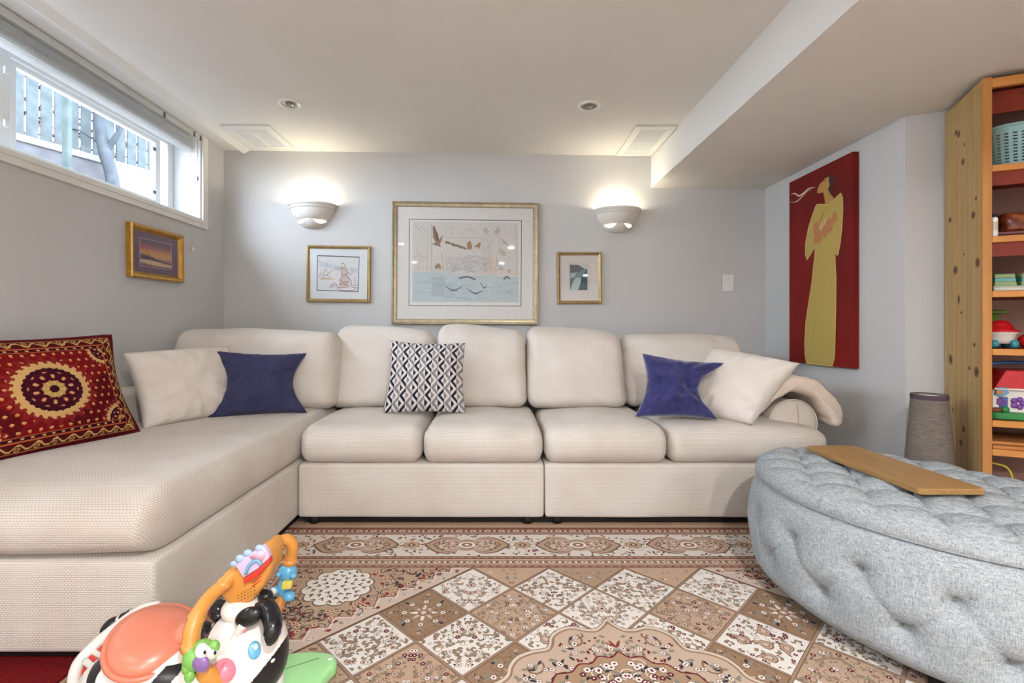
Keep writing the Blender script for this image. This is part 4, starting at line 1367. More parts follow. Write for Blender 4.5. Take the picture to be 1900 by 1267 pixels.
# last seat reaches out in front of the arm, so it is notched behind
x0, x1 = .805, 1.565
A = ((x1 - x0) / 2 - .001, (2.93 - SY) / 2 + .007, .0875)
P, Fc, c = rbox((x0 + x1) / 2, (SY + 2.93) / 2 - .007, .3745, *A, (.05, .075, .07), .022, 7)
P = sag(P, A, .022)
fr = np.clip(-P[:, 1] / A[1], 0, 1) ** 6
rt = np.clip(P[:, 0] / A[0], 0, 1) ** 2
P[:, 2] -= (.014 * fr + .022 * rt * np.clip(P[:, 2] / A[2], 0, 1)) * np.clip(P[:, 2] / A[2] + .2, 0, 1)
P[:, 1] += .03 * fr * rt
P = wrinkle(P, .005, 6.0, 2.2)
part_r('seat_cushion', P, Fc, c, M_SOFA)
# chaise pad: one long cushion with a soft rolled front
A = ((CHX - XL - .014) / 2, (2.93 - CHY) / 2 + .006, .0925)
P, Fc, c = rbox((CHX + XL + .012) / 2, (2.93 + CHY) / 2 - .006, .3825, *A, (.045, .13, .085), .026, 8)
P = sag(P, A, .018, 4)
for i, p in enumerate(P):
    t = max(0.0, p[2] / A[2])
    P[i][2] += t * (.012 * nz((p[0] * 2.2, p[1] * 1.6, 0), 1.0, 5.5) + .0025 * nz((p[0] * 5, p[1] * 26, 0), 1.0, 1.5) * max(0, p[1] / A[1]))
fr = np.clip(-P[:, 1] / A[1], 0, 1) ** 8
P[:, 1] -= .02 * fr * (1 - (P[:, 2] / A[2]) ** 2)
lo = (P[:, 2] < -A[2] * .2)
P[:, 2] -= .018 * fr * lo * (1 - (P[:, 0] / A[0]) ** 2)
part_r('chaise_cushion', P, Fc, c, M_SOFA)

# back frame hidden behind the loose cushions, arms
P, Fc, c = rbox((-.0), 3.09, .56, 1.50, .075, .26, .05, .1, 3); part_r('back_frame', P, Fc, c, M_SOFA)
P, Fc, c = rbox((XL + CHX) / 2 + .01, 3.08, .56, (CHX - XL) / 2 - .02, .07, .26, .05, .1, 3); part_r('back_frame', P, Fc, c, M_SOFA)

def back_cushion(x0, x1, yb, yt, ztop, th, seed, zb=.468, tilt_top=0.0, mat=None, lift=(0, 0)):
    A = ((x1 - x0) / 2, th / 2, (ztop - zb) / 2)
    P, Fc, c = rbox((x0 + x1) / 2, 0, (ztop + zb) / 2, *A, (.06, th * .42, .065), .022, 6)
    u, v, w_ = P[:, 0] / A[0], P[:, 1] / A[1], P[:, 2] / A[2]
    bul = (1 - np.abs(u) ** 3) * (1 - np.abs(w_) ** 3)
    P[:, 1] -= .035 * bul * np.clip(-v, 0, 1)
    P[:, 1] += .02 * bul * np.clip(v, 0, 1)
    P[:, 2] += tilt_top * u * np.clip(w_, 0, 1) + .014 * (1 - u ** 2) * np.clip(w_, 0, 1)
    P[:, 2] += (np.clip(-u, 0, 1) ** 8 * lift[0] + np.clip(u, 0, 1) ** 8 * lift[1]) * np.clip(w_, 0, 1)
    P[:, 0] *= 1 - .03 * np.clip(w_, 0, 1) ** 2 + .01 * np.clip(-w_, 0, 1)
    out = P.copy()
    for i, p in enumerate(P):
        uu, ww = p[0] / A[0], p[2] / A[2]
        e = max(abs(uu), abs(ww)) ** 3
        d = nz(p, 5.0, seed) * .016 + .005 * math.sin((p[0] * .7 + p[2]) * 55 + 3 * nz(p, 6.0, seed)) * e + e * nz((p[0] * 14, 0, p[2] * 30), 1.0, seed) * .006 + nz((p[0] * 9 + p[2] * 9, 0, p[2] * 3), 1.0, seed + 3) * .004
        out[i][1] -= d
        out[i][2] += .006 * nz((p[0] * 6, seed, 0), 1.0, seed) * max(0, ww)
    P = out
    # lean back
    f = (P[:, 2] + A[2]) / (2 * A[2])
    P[:, 1] += yb + th / 2 + (yt - yb) * f
    c[1] = 0
    return part_r('back_cushion', P, Fc, c, mat or M_SOFAFINE)
back_cushion(XL + .02, -.885, 2.60, 2.66, .905, .24, 2.0, .478, -.010, lift=(.0, -.01))
back_cushion(-.955, -.362, 2.70, 2.85, .918, .21, 5.0, tilt_top=-.020, lift=(-.006, -.004))
back_cushion(-.356, .175, 2.70, 2.86, .924, .22, 9.0, tilt_top=-.024, lift=(-.006, .004))
back_cushion(.178, .742, 2.68, 2.84, .912, .22, 13.0, tilt_top=-.018, lift=(.004, -.006))
back_cushion(.745, 1.47, 2.74, 2.88, .875, .20, 17.0, tilt_top=-.002)

# slim arm along the window wall
P, Fc, c = rbox(XL + .068, 2.05, .52, .054, .70, .125, (.05, .08, .06), .05, 5)
part_r('arm', wrinkle(P, .008, 4.0, 3.1), Fc, c, M_SOFAFINE)
# rolled arm at the far end
def arm_roll():
    V, Fc = [], []
    ys = np.linspace(2.415, 3.12, 22)
    n = 28
    for j, y in enumerate(ys):
        f = 1 - .05 * math.sin(j / 21 * PI)
        for k in range(n):
            t = 2 * PI * k / n
            r = .117 * f
            x = 1.475 + r * 1.02 * math.cos(t); z = .450 + r * .98 * math.sin(t)
            if math.sin(t) < -.2: z = .450 + r * .98 * (-.2 + (math.sin(t) + .2) * 1.5)
            V.append((x, y + .012 * (j == 0) * 0, z))
    for j in range(len(ys) - 1):
        for k in range(n):
            Fc.append([j * n + k, j * n + (k + 1) % n, (j + 1) * n + (k + 1) % n, (j + 1) * n + k])
    # rounded front cap
    rings = 5
    last = list(range(n))
    for q_ in range(1, rings + 1):
        s = math.cos(q_ / rings * PI / 2) ; off = .028 * math.sin(q_ / rings * PI / 2)
        nb = len(V)
        for k in range(n):
            x, y, z = V[k]
            V.append((1.475 + (x - 1.475) * max(s, .02), ys[0] - off, .450 + (z - .450) * max(s, .02)))
        for k in range(n):
            Fc.append([last[k], nb + k, nb + (k + 1) % n, last[(k + 1) % n]])
        last = list(range(nb, nb + n))
    Fc.append(last); Fc.append(list(range((len(ys) - 1) * n, len(ys) * n)))
    return V, Fc
aro = mesh('arm', *arm_roll(), M_SOFAFINE, sofa, True)
mesh('seam_piping', *tube([(1.475 + .120 * math.cos(t), 2.412, .450 + .118 * math.sin(t)) for t in np.linspace(-.5, PI + .5, 30)], .003, 6), M_SOFAFINE, aro, True)
mesh('seam_piping', *tube([(1.485, 2.384, .40), (1.488, 2.384, .48), (1.483, 2.39, .555)], .002, 6), M_SOFAFINE, aro, True)

# ------------------------------------------------------------------ throw pillows
def pillow(name, label, mat, corners, nrm, thick, pinch=(.06, .06, .03, .06), n=(46, 40), seed=0.0, colfn=None, wr=.006, power=.55, piping=None, dents=(), back=None):
    """corners: TL TR BR BL in world space; pinch: top right bottom left as a fraction of the size"""
    TL, TR, BR, BL = [np.array(c, float) for c in corners]
    nrm = np.array(nrm, float); nrm /= np.linalg.norm(nrm)
    ctr = (TL + TR + BR + BL) / 4
    size = (np.linalg.norm(TR - TL) + np.linalg.norm(BR - BL)) / 2
    hgt = (np.linalg.norm(TL - BL) + np.linalg.norm(TR - BR)) / 2
    us, vs_ = np.linspace(-1, 1, n[0] + 1), np.linspace(-1, 1, n[1] + 1)
    def surf(u, v):
        p = (TL * (1 - u) * (1 + v) + TR * (1 + u) * (1 + v) + BR * (1 + u) * (1 - v) + BL * (1 - u) * (1 - v)) / 4
        ex = (TR - TL + BR - BL); ex = ex / np.linalg.norm(ex)
        ey = (TL - BL + TR - BR); ey = ey / np.linalg.norm(ey)
        kv, ku = (1 - v * v) ** 1.3, (1 - u * u) ** 1.3
        p = p - ey * hgt * pinch[0] * ku * (1 + v) / 2 - ex * size * pinch[1] * kv * (1 + u) / 2 + ey * hgt * pinch[2] * ku * (1 - v) / 2 + ex * size * pinch[3] * kv * (1 - u) / 2
        return p
    V, Fc, cols = [], [], []
    N0, N1 = n[0] + 1, n[1] + 1
    for side in (1, -1):
        for j, v in enumerate(vs_):
            for i, u in enumerate(us):
                p = surf(u, v)
                k = max(0.0, (1 - u * u) * (1 - v * v)) ** power
                h = thick * k * (1.0 if side > 0 else .75)
                e = max(abs(u), abs(v)) ** 2
                h += k ** .5 * (wr * nz((u * 3, v * 3, side), 1.0, seed) + wr * .8 * e * nz((u * 7, v * 7, side), 1.0, seed + 9))
                # soft radial folds running into the corners
                h += k ** .6 * wr * .5 * e * math.sin(math.atan2(v, u) * 17 + seed)
                for (du, dv, dr, dd) in dents:
                    h -= dd * math.exp(-((u - du) ** 2 + (v - dv) ** 2) / dr ** 2) * (1 if side > 0 else 0)
                V.append(p + nrm * side * h)
    m = N0 * N1
    for s in (0, 1):
        for j in range(n[1]):
            for i in range(n[0]):
                a = s * m + j * N0 + i
                f = [a, a + 1, a + N0 + 1, a + N0]
                Fc.append(f if s == 0 else f[::-1])
                if colfn:
                    uu, vv = (us[i] + us[i + 1]) / 2, (vs_[j] + vs_[j + 1]) / 2
                    cols.append(lin(colfn(uu, vv)) if s == 0 else lin(back or colfn(uu, vv)))
    V = np.array(V)
    # weld the rim
    bm = bmesh.new()
    uvs = np.tile(np.array([(u * size / 2, v * hgt / 2) for v in vs_ for u in us]), (2, 1))
    o = mesh(name, V, Fc, mat, None, True, uv=uvs, cols=cols if colfn else None, loc=(BL + BR) / 2)
    bm.from_mesh(o.data)
    bmesh.ops.remove_doubles(bm, verts=bm.verts[:], dist=1e-6)
    bm.to_mesh(o.data); bm.free()
    tag(o, label, 'pillow')
    if piping:
        rim = [surf(u, -1) for u in np.linspace(-1, 1, 24)] + [surf(1, v) for v in np.linspace(-1, 1, 24)[1:]] + [surf(u, 1) for u in np.linspace(1, -1, 24)[1:]] + [surf(-1, v) for v in np.linspace(1, -1, 24)[1:]]
        mesh('piping', *tube(rim, piping[0], 6), piping[1], o, True)
    return o

def lean(dx, dy, k):
    """pillow normal from the direction its foot runs, leaning back by k"""
    n = np.array([dy, -dx, 0.0]); n /= np.linalg.norm(n)
    n = n * math.cos(k) + UP * math.sin(k)
    return n
def px4(pts, P0, n): return [onplane(x, y, P0, n) for x, y in pts]

def velvet(name, lo, hi, sheen=.6):
    t = NT(name, .85, .1)
    v = t.coord()
    t.color(t.ramp(t.noise(v, 14.0, 5.0, .7), [(.3, lo), (.7, hi)]))
    t.b.inputs['Sheen Weight'].default_value = sheen
    t.b.inputs['Sheen Roughness'].default_value = .4
    t.bump(t.noise(v, 500.0, 2.0), .15, .001)
    return t.m
M_BLUE = velvet('slate_blue_cotton', (52, 54, 84), (64, 66, 98), .2)
M_NAVY = velvet('indigo_velvet', (40, 40, 84), (66, 66, 118), .8)
M_CREAMPILLOW = weave('cream_cotton_pillow', (214, 207, 200), (230, 223, 217), (.006, .0035), .2)
M_FLEECE = velvet('cream_fleece', (214, 200, 186), (230, 218, 206), .3)

n1 = lean(.215, .32, .32)
P0 = (-1.52, 2.15, .485)
pillow('cream_pillow', 'plain cream pillow leaning in the chaise corner, behind the slate blue pillow', M_CREAMPILLOW, px4([(226, 655), (425, 642), (440, 768), (266, 797)], P0, n1), n1, .085, (.0, .04, .02, .035), seed=2.0, wr=.010, power=.42)
n1 = lean(.419, .179, .34)
P0 = (-1.40, 2.33, .485)
pillow('blue_pillow', 'slate blue square pillow with pointed corners leaning on the chaise', M_BLUE, px4([(395, 650), (569, 655), (570, 766), (382, 778)], P0, n1), n1, .085, (.05, .15, .04, .17), seed=5.0, wr=.011, power=.45, n=(60, 52),
       dents=((.62, .1, .22, .02), (-.66, .15, .2, .018)))
n1 = lean(.374, -.087, .34)
P0 = (.72, 2.42, .480)
pillow('navy_pillow', 'crumpled indigo velvet pillow leaning against the cream pillow at the arm end', M_NAVY, px4([(1192, 655), (1345, 673), (1333, 779), (1179, 773)], P0, n1), n1, .085, (.05, .27, .03, .09), seed=11.0, wr=.014, power=.45, n=(60, 52),
       dents=((.55, .0, .2, .045), (.35, .25, .16, .02), (.3, -.25, .14, .02)))
n1 = lean(.24, -.29, .42)
P0 = (1.19, 2.30, .480)
pillow('cream_pillow', 'plain cream pillow propped against the rolled arm, behind the indigo velvet pillow', M_CREAMPILLOW, px4([(1322, 644), (1484, 674), (1396, 789), (1250, 762)], P0, n1), n1, .095, (.0, .02, .01, .03), seed=15.0, wr=.010, power=.42)

# geometric pillow
WHT, BLK, GRY = (218, 212, 210), (34, 36, 50), (138, 134, 140)
def geo(u, v):
    a = u * 3.05 + v * 2.42 + .35 + 10
    b = u * 3.05 - v * 2.42 + .55 + 10
    ia, ib = math.floor(a), math.floor(b)
    fa, fb = a - ia, b - ib
    lx, ly = fa + fb - 1, fa - fb
    m = abs(lx) + abs(ly)
    odd = (ia - ib) % 2
    if m > .95: return (150, 146, 150)
    if m > .5:
        return (BLK if odd else GRY) if lx < 0 else WHT
    return WHT if lx < 0 else (GRY if odd else BLK)
n1 = lean(.42, .01, .30)
P0 = (-.45, 2.51, .482)
pillow('geometric_pillow', 'black grey and white diamond patterned square pillow in the middle of the sofa', attr_mat('woven_diamond_cotton', .85, .1, .08, 500.0, .2, 600.0),
       px4([(726, 632), (863, 636), (863, 766), (711, 766)], P0, n1), n1, .075, (.035, .03, .02, .03), n=(170, 170), seed=21.0, colfn=geo, wr=.004)

# red oriental pillow
DR, RD, CRM, ORG, PLUM = (92, 16, 22), (122, 20, 24), (214, 172, 112), (206, 112, 62), (62, 18, 34)
def rug_pillow(u, v):
    x, y = u * .33, v * .235
    ax, ay = abs(x), abs(y)
    m = max(abs(u), abs(v))
    if ax > .312 or ay > .222: return (96, 16, 30)
    # borders
    e = min(.312 - ax, .222 - ay)
    if e < .034:
        s = x if .222 - ay < .312 - ax else y
        ph = (s / .058) % 1.0 - .5; ev = (e - .017) / .017        # row of curled leaves
        cu = abs(ev - .55 * math.sin(ph * 2 * PI))
        if cu < .20: return CRM
        rr_ = math.hypot((ph - .22) * 3.0, ev + .35)
        if .28 < rr_ < .5: return (186, 142, 84)
        if rr_ < .16 or abs(ev) > .93: return (176, 132, 74)
        return (84, 18, 26)
    if e < .039: return (190, 96, 56)
    if e < .052:
        s = x if .222 - ay < .312 - ax else y
        return CRM if math.sin(s * 190) > .55 and .042 < e < .050 else (58, 16, 30)
    if e < .057: return (190, 96, 56)
    def medal(dx, dy, R):
        th = math.atan2(dy, dx); r = math.hypot(dx, dy) / R
        sc = .07 * abs(math.sin(th * 14))
        if r > 1.0 + .16 * (1 - abs(math.sin(th * 12))) * 1.4: return None
        if r > .93 + sc * .5: return (134, 36, 36)
        if r > .70 + .03 * abs(math.sin(th * 14)): return CRM if (r < .88 or math.sin(th * 28) > -.2) else (140, 44, 40)
        if r > .60: return PLUM
        if r > .27:
            k = math.sin(th * 10) * math.cos((r - .43) * 16)
            return CRM if k > .62 else ((186, 86, 74) if k > .38 else (70, 18, 34))
        if r > .12: return (186, 160, 92) if math.sin(th * 8) > -.5 else CRM
        return PLUM
    m1 = medal(x * .86, y, .128)
    if m1: return m1
    for sx_ in (-1, 1):
        for sy_ in (-1, 1):
            m2 = medal(x - sx_ * .258, y - sy_ * .168, .082)
            if m2: return m2
    gx, gy = x / .034, y / .034
    k = math.floor(gy)
    fx, fy = (gx + .5 * (k % 2)) % 1 - .5, gy % 1 - .5
    if fx * fx + fy * fy < .035: return ORG if fy < 0 else CRM
    return RD if (math.sin(x * 9 + 2) + math.sin(y * 13)) > -.2 else DR
n1 = lean(.10, .44, .30)
P0 = (-1.50, 2.086, .485)
TRp, BRp = onplane(205, 622, P0, n1), onplane(258, 800, P0, n1)
run = np.array([.10, .44, 0]); run /= np.linalg.norm(run)
M_KILIM = attr_mat('red_jacquard', .9, .08, .12, 420.0, .3, 500.0)
pillow('oriental_pillow', 'red oriental pillow with a cream medallion lying against the window wall on the chaise', M_KILIM,
       [TRp - run * .66 - UP * .01, TRp, BRp, BRp - run * .64], n1, .085, (.03, .05, .01, .05), n=(190, 150), seed=31.0, colfn=rug_pillow, wr=.005,
       piping=(.006, velvet('burgundy_edging', (78, 14, 26), (96, 20, 34), .4)), back=(96, 16, 30))

# ------------------------------------------------------------------ fleece blanket over the rolled arm
def blanket():
    # rounded folded band laid over the arm: cross-section follows the roll, ends hang free
    pts = catmull([(1.200, .478), (1.262, .532), (1.330, .597), (1.400, .640), (1.470, .650), (1.548, .628), (1.608, .575), (1.645, .512), (1.652, .470)], 6)
    th = np.interp(np.linspace(0, 1, len(pts)), [0, .12, .5, .85, 1], [.022, .034, .040, .042, .030])
    ys = np.linspace(2.375, 2.92, 24)
    n = 12
    V, Fc = [], []
    m = len(pts)
    prof = []
    for i, p in enumerate(pts):
        d = np.array(pts[min(i + 1, m - 1)]) - np.array(pts[max(i - 1, 0)])
        d = d / np.linalg.norm(d)
        prof.append((np.array(p), np.array([-d[1], d[0]]), th[i]))
    loop = [(p - nn * t) for p, nn, t in prof]
    top = [(p + nn * t) for p, nn, t in prof]
    # round the two ends
    def cap(p, nn, t, sgn):
        d = np.array([nn[1], -nn[0]]) * sgn
        return [p + nn * t * math.cos(a) + d * t * math.sin(a) for a in np.linspace(0, PI, 7)[1:-1]]
    ring = loop[::-1] + cap(prof[0][0], -prof[0][1], prof[0][2], 1) + top + cap(prof[-1][0], prof[-1][1], prof[-1][2], 1)
    K = len(ring)
    cen = np.mean(ring, axis=0)
    rows = [(-.030, .55), (-.018, .85), (-.004, .97)]
    mid = np.array([p for p, _, _ in prof])
    for r_, (off, s) in enumerate(rows):
        for k, pt in enumerate(ring):
            j = np.argmin(((mid - pt) ** 2).sum(1))
            q_ = mid[j] + (pt - mid[j]) * s
            V.append((q_[0], ys[0] + off, q_[1]))
    for y in ys:
        for pt in ring: V.append((pt[0], y, pt[1]))
    R = len(rows) + len(ys)
    for j in range(R - 1):
        for k in range(K):
            Fc.append([j * K + k, j * K + (k + 1) % K, (j + 1) * K + (k + 1) % K, (j + 1) * K + k])
    Fc.append(list(range(K))[::-1]); Fc.append([(R - 1) * K + k for k in range(K)])
    V = np.array(V)
    for i, p in enumerate(V):
        d = Vector((p[0] - 1.47, 0, p[2] - .45)); d.normalize()
        k = .008 * nz(p, 9.0, 4.0) + .006 * math.sin(p[0] * 60 + p[1] * 9) * .5 + .004 * nz(p, 40.0, 1.0)
        V[i] += np.array(d) * k
        V[i][1] += .012 * nz((p[0] * 8, 0, p[2] * 8), 1.0, 6.0)
    return V, Fc
M_BLANKET = velvet('cream_sherpa_fleece', (220, 204, 188), (236, 222, 208), .4)
tag(mesh('fleece_blanket', *blanket(), M_BLANKET, None, True), 'folded cream fleece blanket draped over the rolled sofa arm', 'blanket')

# ------------------------------------------------------------------ tufted ottoman
def linen():
    t = NT('grey_heathered_linen', .92, .08)
    a = t.noise(t.coord(scale=(1, 1, 9)), 60.0, 3.0, .65)
    b = t.noise(t.coord(scale=(9, 9, 1)), 45.0, 3.0, .65)
    c = t.noise(t.coord(), 420.0, 2.0)
    m = t.math('ADD', t.math('MULTIPLY', a, .5), t.math('MULTIPLY', b, .5))
    m = t.math('ADD', t.math('MULTIPLY', m, .8), t.math('MULTIPLY', c, .2))
    t.color(t.ramp(m, [(.34, (92, 99, 106)), (.45, (142, 149, 154)), (.55, (170, 176, 180)), (.66, (202, 206, 208))]))
    t.bump(m, .35, .0015)
    return t.m
M_LINEN = linen()
OC, OA, OB, OTH = np.array([1.308, 1.526]), .368, .50, .28
oc_, os_ = math.cos(OTH), math.sin(OTH)
def oell(k, t, z):
    a, b = OA * k * math.cos(t), OB * k * math.sin(t)
    return (OC[0] + a * oc_ - b * os_, OC[1] + a * os_ + b * oc_, z)
ott = empty('tufted_ottoman', (OC[0], OC[1], .0115), 'large oval grey linen tufted ottoman with a hinged padded lid', 'ottoman')
# body: bulging wall with tufted dimples
NA, NZ_ = 260, 44
buttons = []
for r_, (zz, off) in enumerate(((.265, 0.0), (.155, .5))):
    for k in range(15):
        buttons.append(((k + off) / 15 * 2 * PI, zz))
V, Fc = [], []
per = 2 * PI * .435
for j in range(NZ_ + 1):
    f = j / NZ_
    z = .052 + (.378 - .052) * f
    prof = 1.0 + .075 * math.sin(min(1, f * 1.02) * PI) ** .8 - .05 * (1 - min(1, f / .12)) ** 2 - .02 * max(0, (f - .9) / .1)
    prof -= .012
    for i in range(NA):
        t = 2 * PI * i / NA
        dd = 0.0
        for bt, bz in buttons:
            da = (t - bt + PI) % (2 * PI) - PI
            s = da * per / (2 * PI)
            if abs(s) < .12:
                r2 = s * s + (z - bz) ** 2
                dd += .030 * math.exp(-r2 / .00016) + .022 * math.exp(-r2 / .0016)
                # creases running from tuft to tuft
                g = abs(abs(s) - abs(z - bz) * (per / 30) / .11)
                if (z - bz) * (1 if bz < .2 else -1) > 0 and abs(z - bz) < .11: dd += .006 * math.exp(-g * g / .00003)
        V.append(oell(prof - dd / .43, t, z))
for j in range(NZ_):
    for i in range(NA):
        Fc.append([j * NA + i, j * NA + (i + 1) % NA, (j + 1) * NA + (i + 1) % NA, (j + 1) * NA + i])
Fc.append(list(range(NA))[::-1]); Fc.append([NZ_ * NA + i for i in range(NA)])
obody = mesh('body', V, Fc, M_LINEN, ott, True)
for bt, bz in buttons:
    p = oell(.935, bt, bz)
    nn = Vector((p[0] - OC[0], p[1] - OC[1], 0)).normalized()
    mesh('button', *ellipsoid(Vector(p) - nn * .001, (.005, .005, .005), 8, 6), M_LINEN, obody, True)
# lid: diamond tufted top
NR = 150
V, Fc, idx = [], [], {}
G = np.linspace(-1, 1, NR + 1)
def tuft(x, y):
    a, b = x / .165 + y / .185 + .25, x / .165 - y / .185 + .25
    sa, sb = abs(math.sin(PI * a)), abs(math.sin(PI * b))
    return (sa * sb) ** .36, math.exp(-(sa * sa + sb * sb) * 7)
for j, v in enumerate(G):
    for i, u in enumerate(G):
        # square to disc
        x = u * math.sqrt(max(0, 1 - v * v / 2)); y = v * math.sqrt(max(0, 1 - u * u / 2))
        r = math.hypot(x, y)
        lx, ly = OA * x, OB * y
        bulge, pit = tuft(lx, ly)
        edge = max(0.0, min(1.0, (1 - r) / .16))
        rim = math.sqrt(max(0.0, 1 - (1 - edge) ** 2))
        inner = max(0.0, min(1.0, (.97 - r) / .14))
        z = .386 + .058 * rim + .010 * (1 - r * r) + inner * (.030 * (bulge - .80) - .016 * pit)
        k = 1.0 + .012 * math.sin(edge * PI)
        V.append((OC[0] + k * (lx * oc_ - ly * os_), OC[1] + k * (lx * os_ + ly * oc_), z))
N = NR + 1
for j in range(NR):
    for i in range(NR):
        Fc.append([j * N + i, j * N + i + 1, (j + 1) * N + i + 1, (j + 1) * N + i])
# underside skirt
rimv = [i for i in range(N)] + [j * N + NR for j in range(1, N)] + [NR * N + i for i in range(NR - 1, -1, -1)] + [j * N for j in range(NR - 1, 0, -1)]
nb = len(V)
for i in rimv:
    x, y, z = V[i]; V.append((OC[0] + (x - OC[0]) * .985, OC[1] + (y - OC[1]) * .985, .3805))
K = len(rimv)
for k in range(K):
    Fc.append([rimv[k], nb + k, nb + (k + 1) % K, rimv[(k + 1) % K]])
Fc.append([nb + k for k in range(K)])
lid = mesh('lid', V, Fc, M_LINEN, ott, True)
nbt = 0
for ia in range(-6, 7):
    for ib in range(-6, 7):
        a, b = ia - .25, ib - .25
        lx, ly = (a + b) / 2 * .165, (a - b) / 2 * .185
        if (lx / OA) ** 2 + (ly / OB) ** 2 < .88 ** 2:
            mesh('button', *ellipsoid((OC[0] + lx * oc_ - ly * os_, OC[1] + lx * os_ + ly * oc_, .4025 + .01 * (1 - (lx / OA) ** 2 - (ly / OB) ** 2)), (.009, .009, .005), 10, 6), M_LINEN, lid, True)
for t in (.95, 2.35, 3.75, 5.5):
    p = oell(.84, t, 0)
    mesh('leg', *boxd(p[0] - .022, p[0] + .022, p[1] - .022, p[1] + .022, .0116, .058, .003), M_BLACK, ott)

# ------------------------------------------------------------------ wooden board on the ottoman
def wood(name, lo, hi, axis=(1, 8, 8), scale=5.0, rough=.45, knots=0.0, kcol=(70, 40, 20), out='Object'):
    t = NT(name, rough, .35)
    v = t.coord(out, scale=axis)
    g = t.noise(v, scale, 5.0, .6)
    wv = t.n('ShaderNodeTexWave', wave_type='BANDS')
    wv.inputs['Scale'].default_value = scale * .6
    wv.inputs['Distortion'].default_value = 3.0
    wv.inputs['Detail'].default_value = 3.0
    t.l(v, wv.inputs['Vector'])
    m = t.math('ADD', t.math('MULTIPLY', g, .85), t.math('MULTIPLY', wv.outputs['Fac'], .15))
    col = t.ramp(m, [(.25, lo), (.75, hi)])
    if knots:
        vv = t.coord(out, scale=knots)
        vo = t.n('ShaderNodeTexVoronoi', feature='F1')
        vo.inputs['Scale'].default_value = 1.0
        t.l(vv, vo.inputs['Vector'])
        d = t.math('ADD', vo.outputs['Distance'], t.math('MULTIPLY', t.math('SUBTRACT', t.noise(vv, 6.0), .5), .06))
        mask = t.ramp(d, [(.05, (255, 255, 255)), (.12, (0, 0, 0))])
        col = t.mix(mask, col, kcol)
    t.color(col)
    t.bump(m, .08, .001)
    return t.m
M_BOARD = wood('honey_brown_board_wood', (144, 108, 62), (174, 136, 86), (14, 1.2, 14), 6.0, .42)
bx0, bx1, by0, by1, bz = 1.180, 1.366, 1.350, 1.852, .459
def rrect(x0, x1, y0, y1, r, n=5):
    out = []
    for cx_, cy_, a in ((x1 - r, y1 - r, 0), (x0 + r, y1 - r, PI / 2), (x0 + r, y0 + r, PI), (x1 - r, y0 + r, 1.5 * PI)):
        out += [(cx_ + r * math.cos(a + PI / 2 * k / n), cy_ + r * math.sin(a + PI / 2 * k / n)) for k in range(n + 1)]
    return out
outer = rrect(bx0, bx1, by0, by1, .012)
NH = len(outer)
hc = ((bx0 + bx1) / 2 - .005, by1 - .045)
# slot rim points matched by angle to the outline
def slot(t):
    return (hc[0] + .036 * math.copysign(abs(math.cos(t)) ** .6, math.cos(t)), hc[1] + .013 * math.copysign(abs(math.sin(t)) ** .8, math.sin(t)))
angs = sorted([math.atan2(p[1] - hc[1], p[0] - hc[0]) for p in outer])
outer = sorted(outer, key=lambda p: math.atan2(p[1] - hc[1], p[0] - hc[0]))
inner_ = [slot(math.atan2((p[1] - hc[1]) * 2.5, p[0] - hc[0])) for p in outer]
V, Fc = [], []
for z, ins in ((bz, .002), (bz + .002, 0), (bz + .014, 0), (bz + .017, .003)):
    for p in outer:
        d = np.array([(bx0 + bx1) / 2 - p[0], (by0 + by1) / 2 - p[1]]); d = d / np.linalg.norm(d)
        V.append((p[0] + d[0] * ins, p[1] + d[1] * ins, z))
for z in (bz + .017, bz):
    for p in inner_: V.append((p[0], p[1], z))
for j in range(5):
    for k in range(NH):
        Fc.append([j * NH + k, j * NH + (k + 1) % NH, (j + 1) * NH + (k + 1) % NH, (j + 1) * NH + k])
for k in range(NH):
    Fc.append([5 * NH + k, 5 * NH + (k + 1) % NH, (k + 1) % NH, k])
tag(mesh('serving_board', V, Fc, M_BOARD), 'long brown wooden board with a hand slot lying on the grey ottoman', 'board')

# ------------------------------------------------------------------ pine bookcase in the alcove
BC = np.array([1.833, 1.829, 0.0])             # its near front corner
def bs(s, t, z): return tuple(BC + EA * s + DA * t + UP * z)
def bsx(d): return [bs(*p) for p in d[0]], d[1]
def pine(name, lo, hi, k=True):
    return wood(name, lo, hi, (9, 9, .7), 3.2, .5, (8.5, 8.5, 3.6) if k else 0.0, (74, 46, 26))
M_PINE = pine('knotty_pale_pine', (166, 134, 84), (190, 160, 106), False)
M_PINEEDGE = wood('orange_pine_edging', (172, 114, 56), (194, 138, 76), (8, 8, .8), 3.0, .45)
M_SHELF = wood('dark_red_shelf_wood', (112, 36, 22), (140, 50, 28), (1, 6, 6), 4.0, .5)  # shelf boards a darker, redder tone than their orange edging
M_SHELFEDGE = wood('orange_shelf_edge', (190, 124, 58), (212, 148, 78), (1.0, 8, 8), 3.0, .45)
bc = empty('pine_bookcase', bs(0.4, .17, 0.0), 'tall knotty pine bookcase with dark red shelves beside the ottoman', 'bookcase')
BW, BD, BH = .86, .335, 1.862
mesh('side_panel', *bsx(boxd(0, .026, .018, BD, .0, BH, .002)), M_PINE, bc)
mesh('side_edging', *bsx(boxd(0, .028, 0.0, .018, .0, BH + .004, .002)), M_PINEEDGE, bc)
mesh('side_panel', *bsx(boxd(BW - .026, BW, 0, BD, .0, BH, .002)), M_PINE, bc)
mesh('top_board', *bsx(boxd(.028, BW - .026, .02, BD, BH - .024, BH - .002)), M_SHELF, bc)
mesh('top_edging', *bsx(boxd(.028, BW - .026, .0, .02, BH - .036, BH - .002, .002)), M_SHELFEDGE, bc)
M_BACKP = plain('pinkish_grey_back_panel', (168, 132, 122), .7, .2, 6)
mesh('back_panel', *bsx(boxd(.026, BW - .026, BD - .006, BD, .05, BH - .03)), M_BACKP, bc)
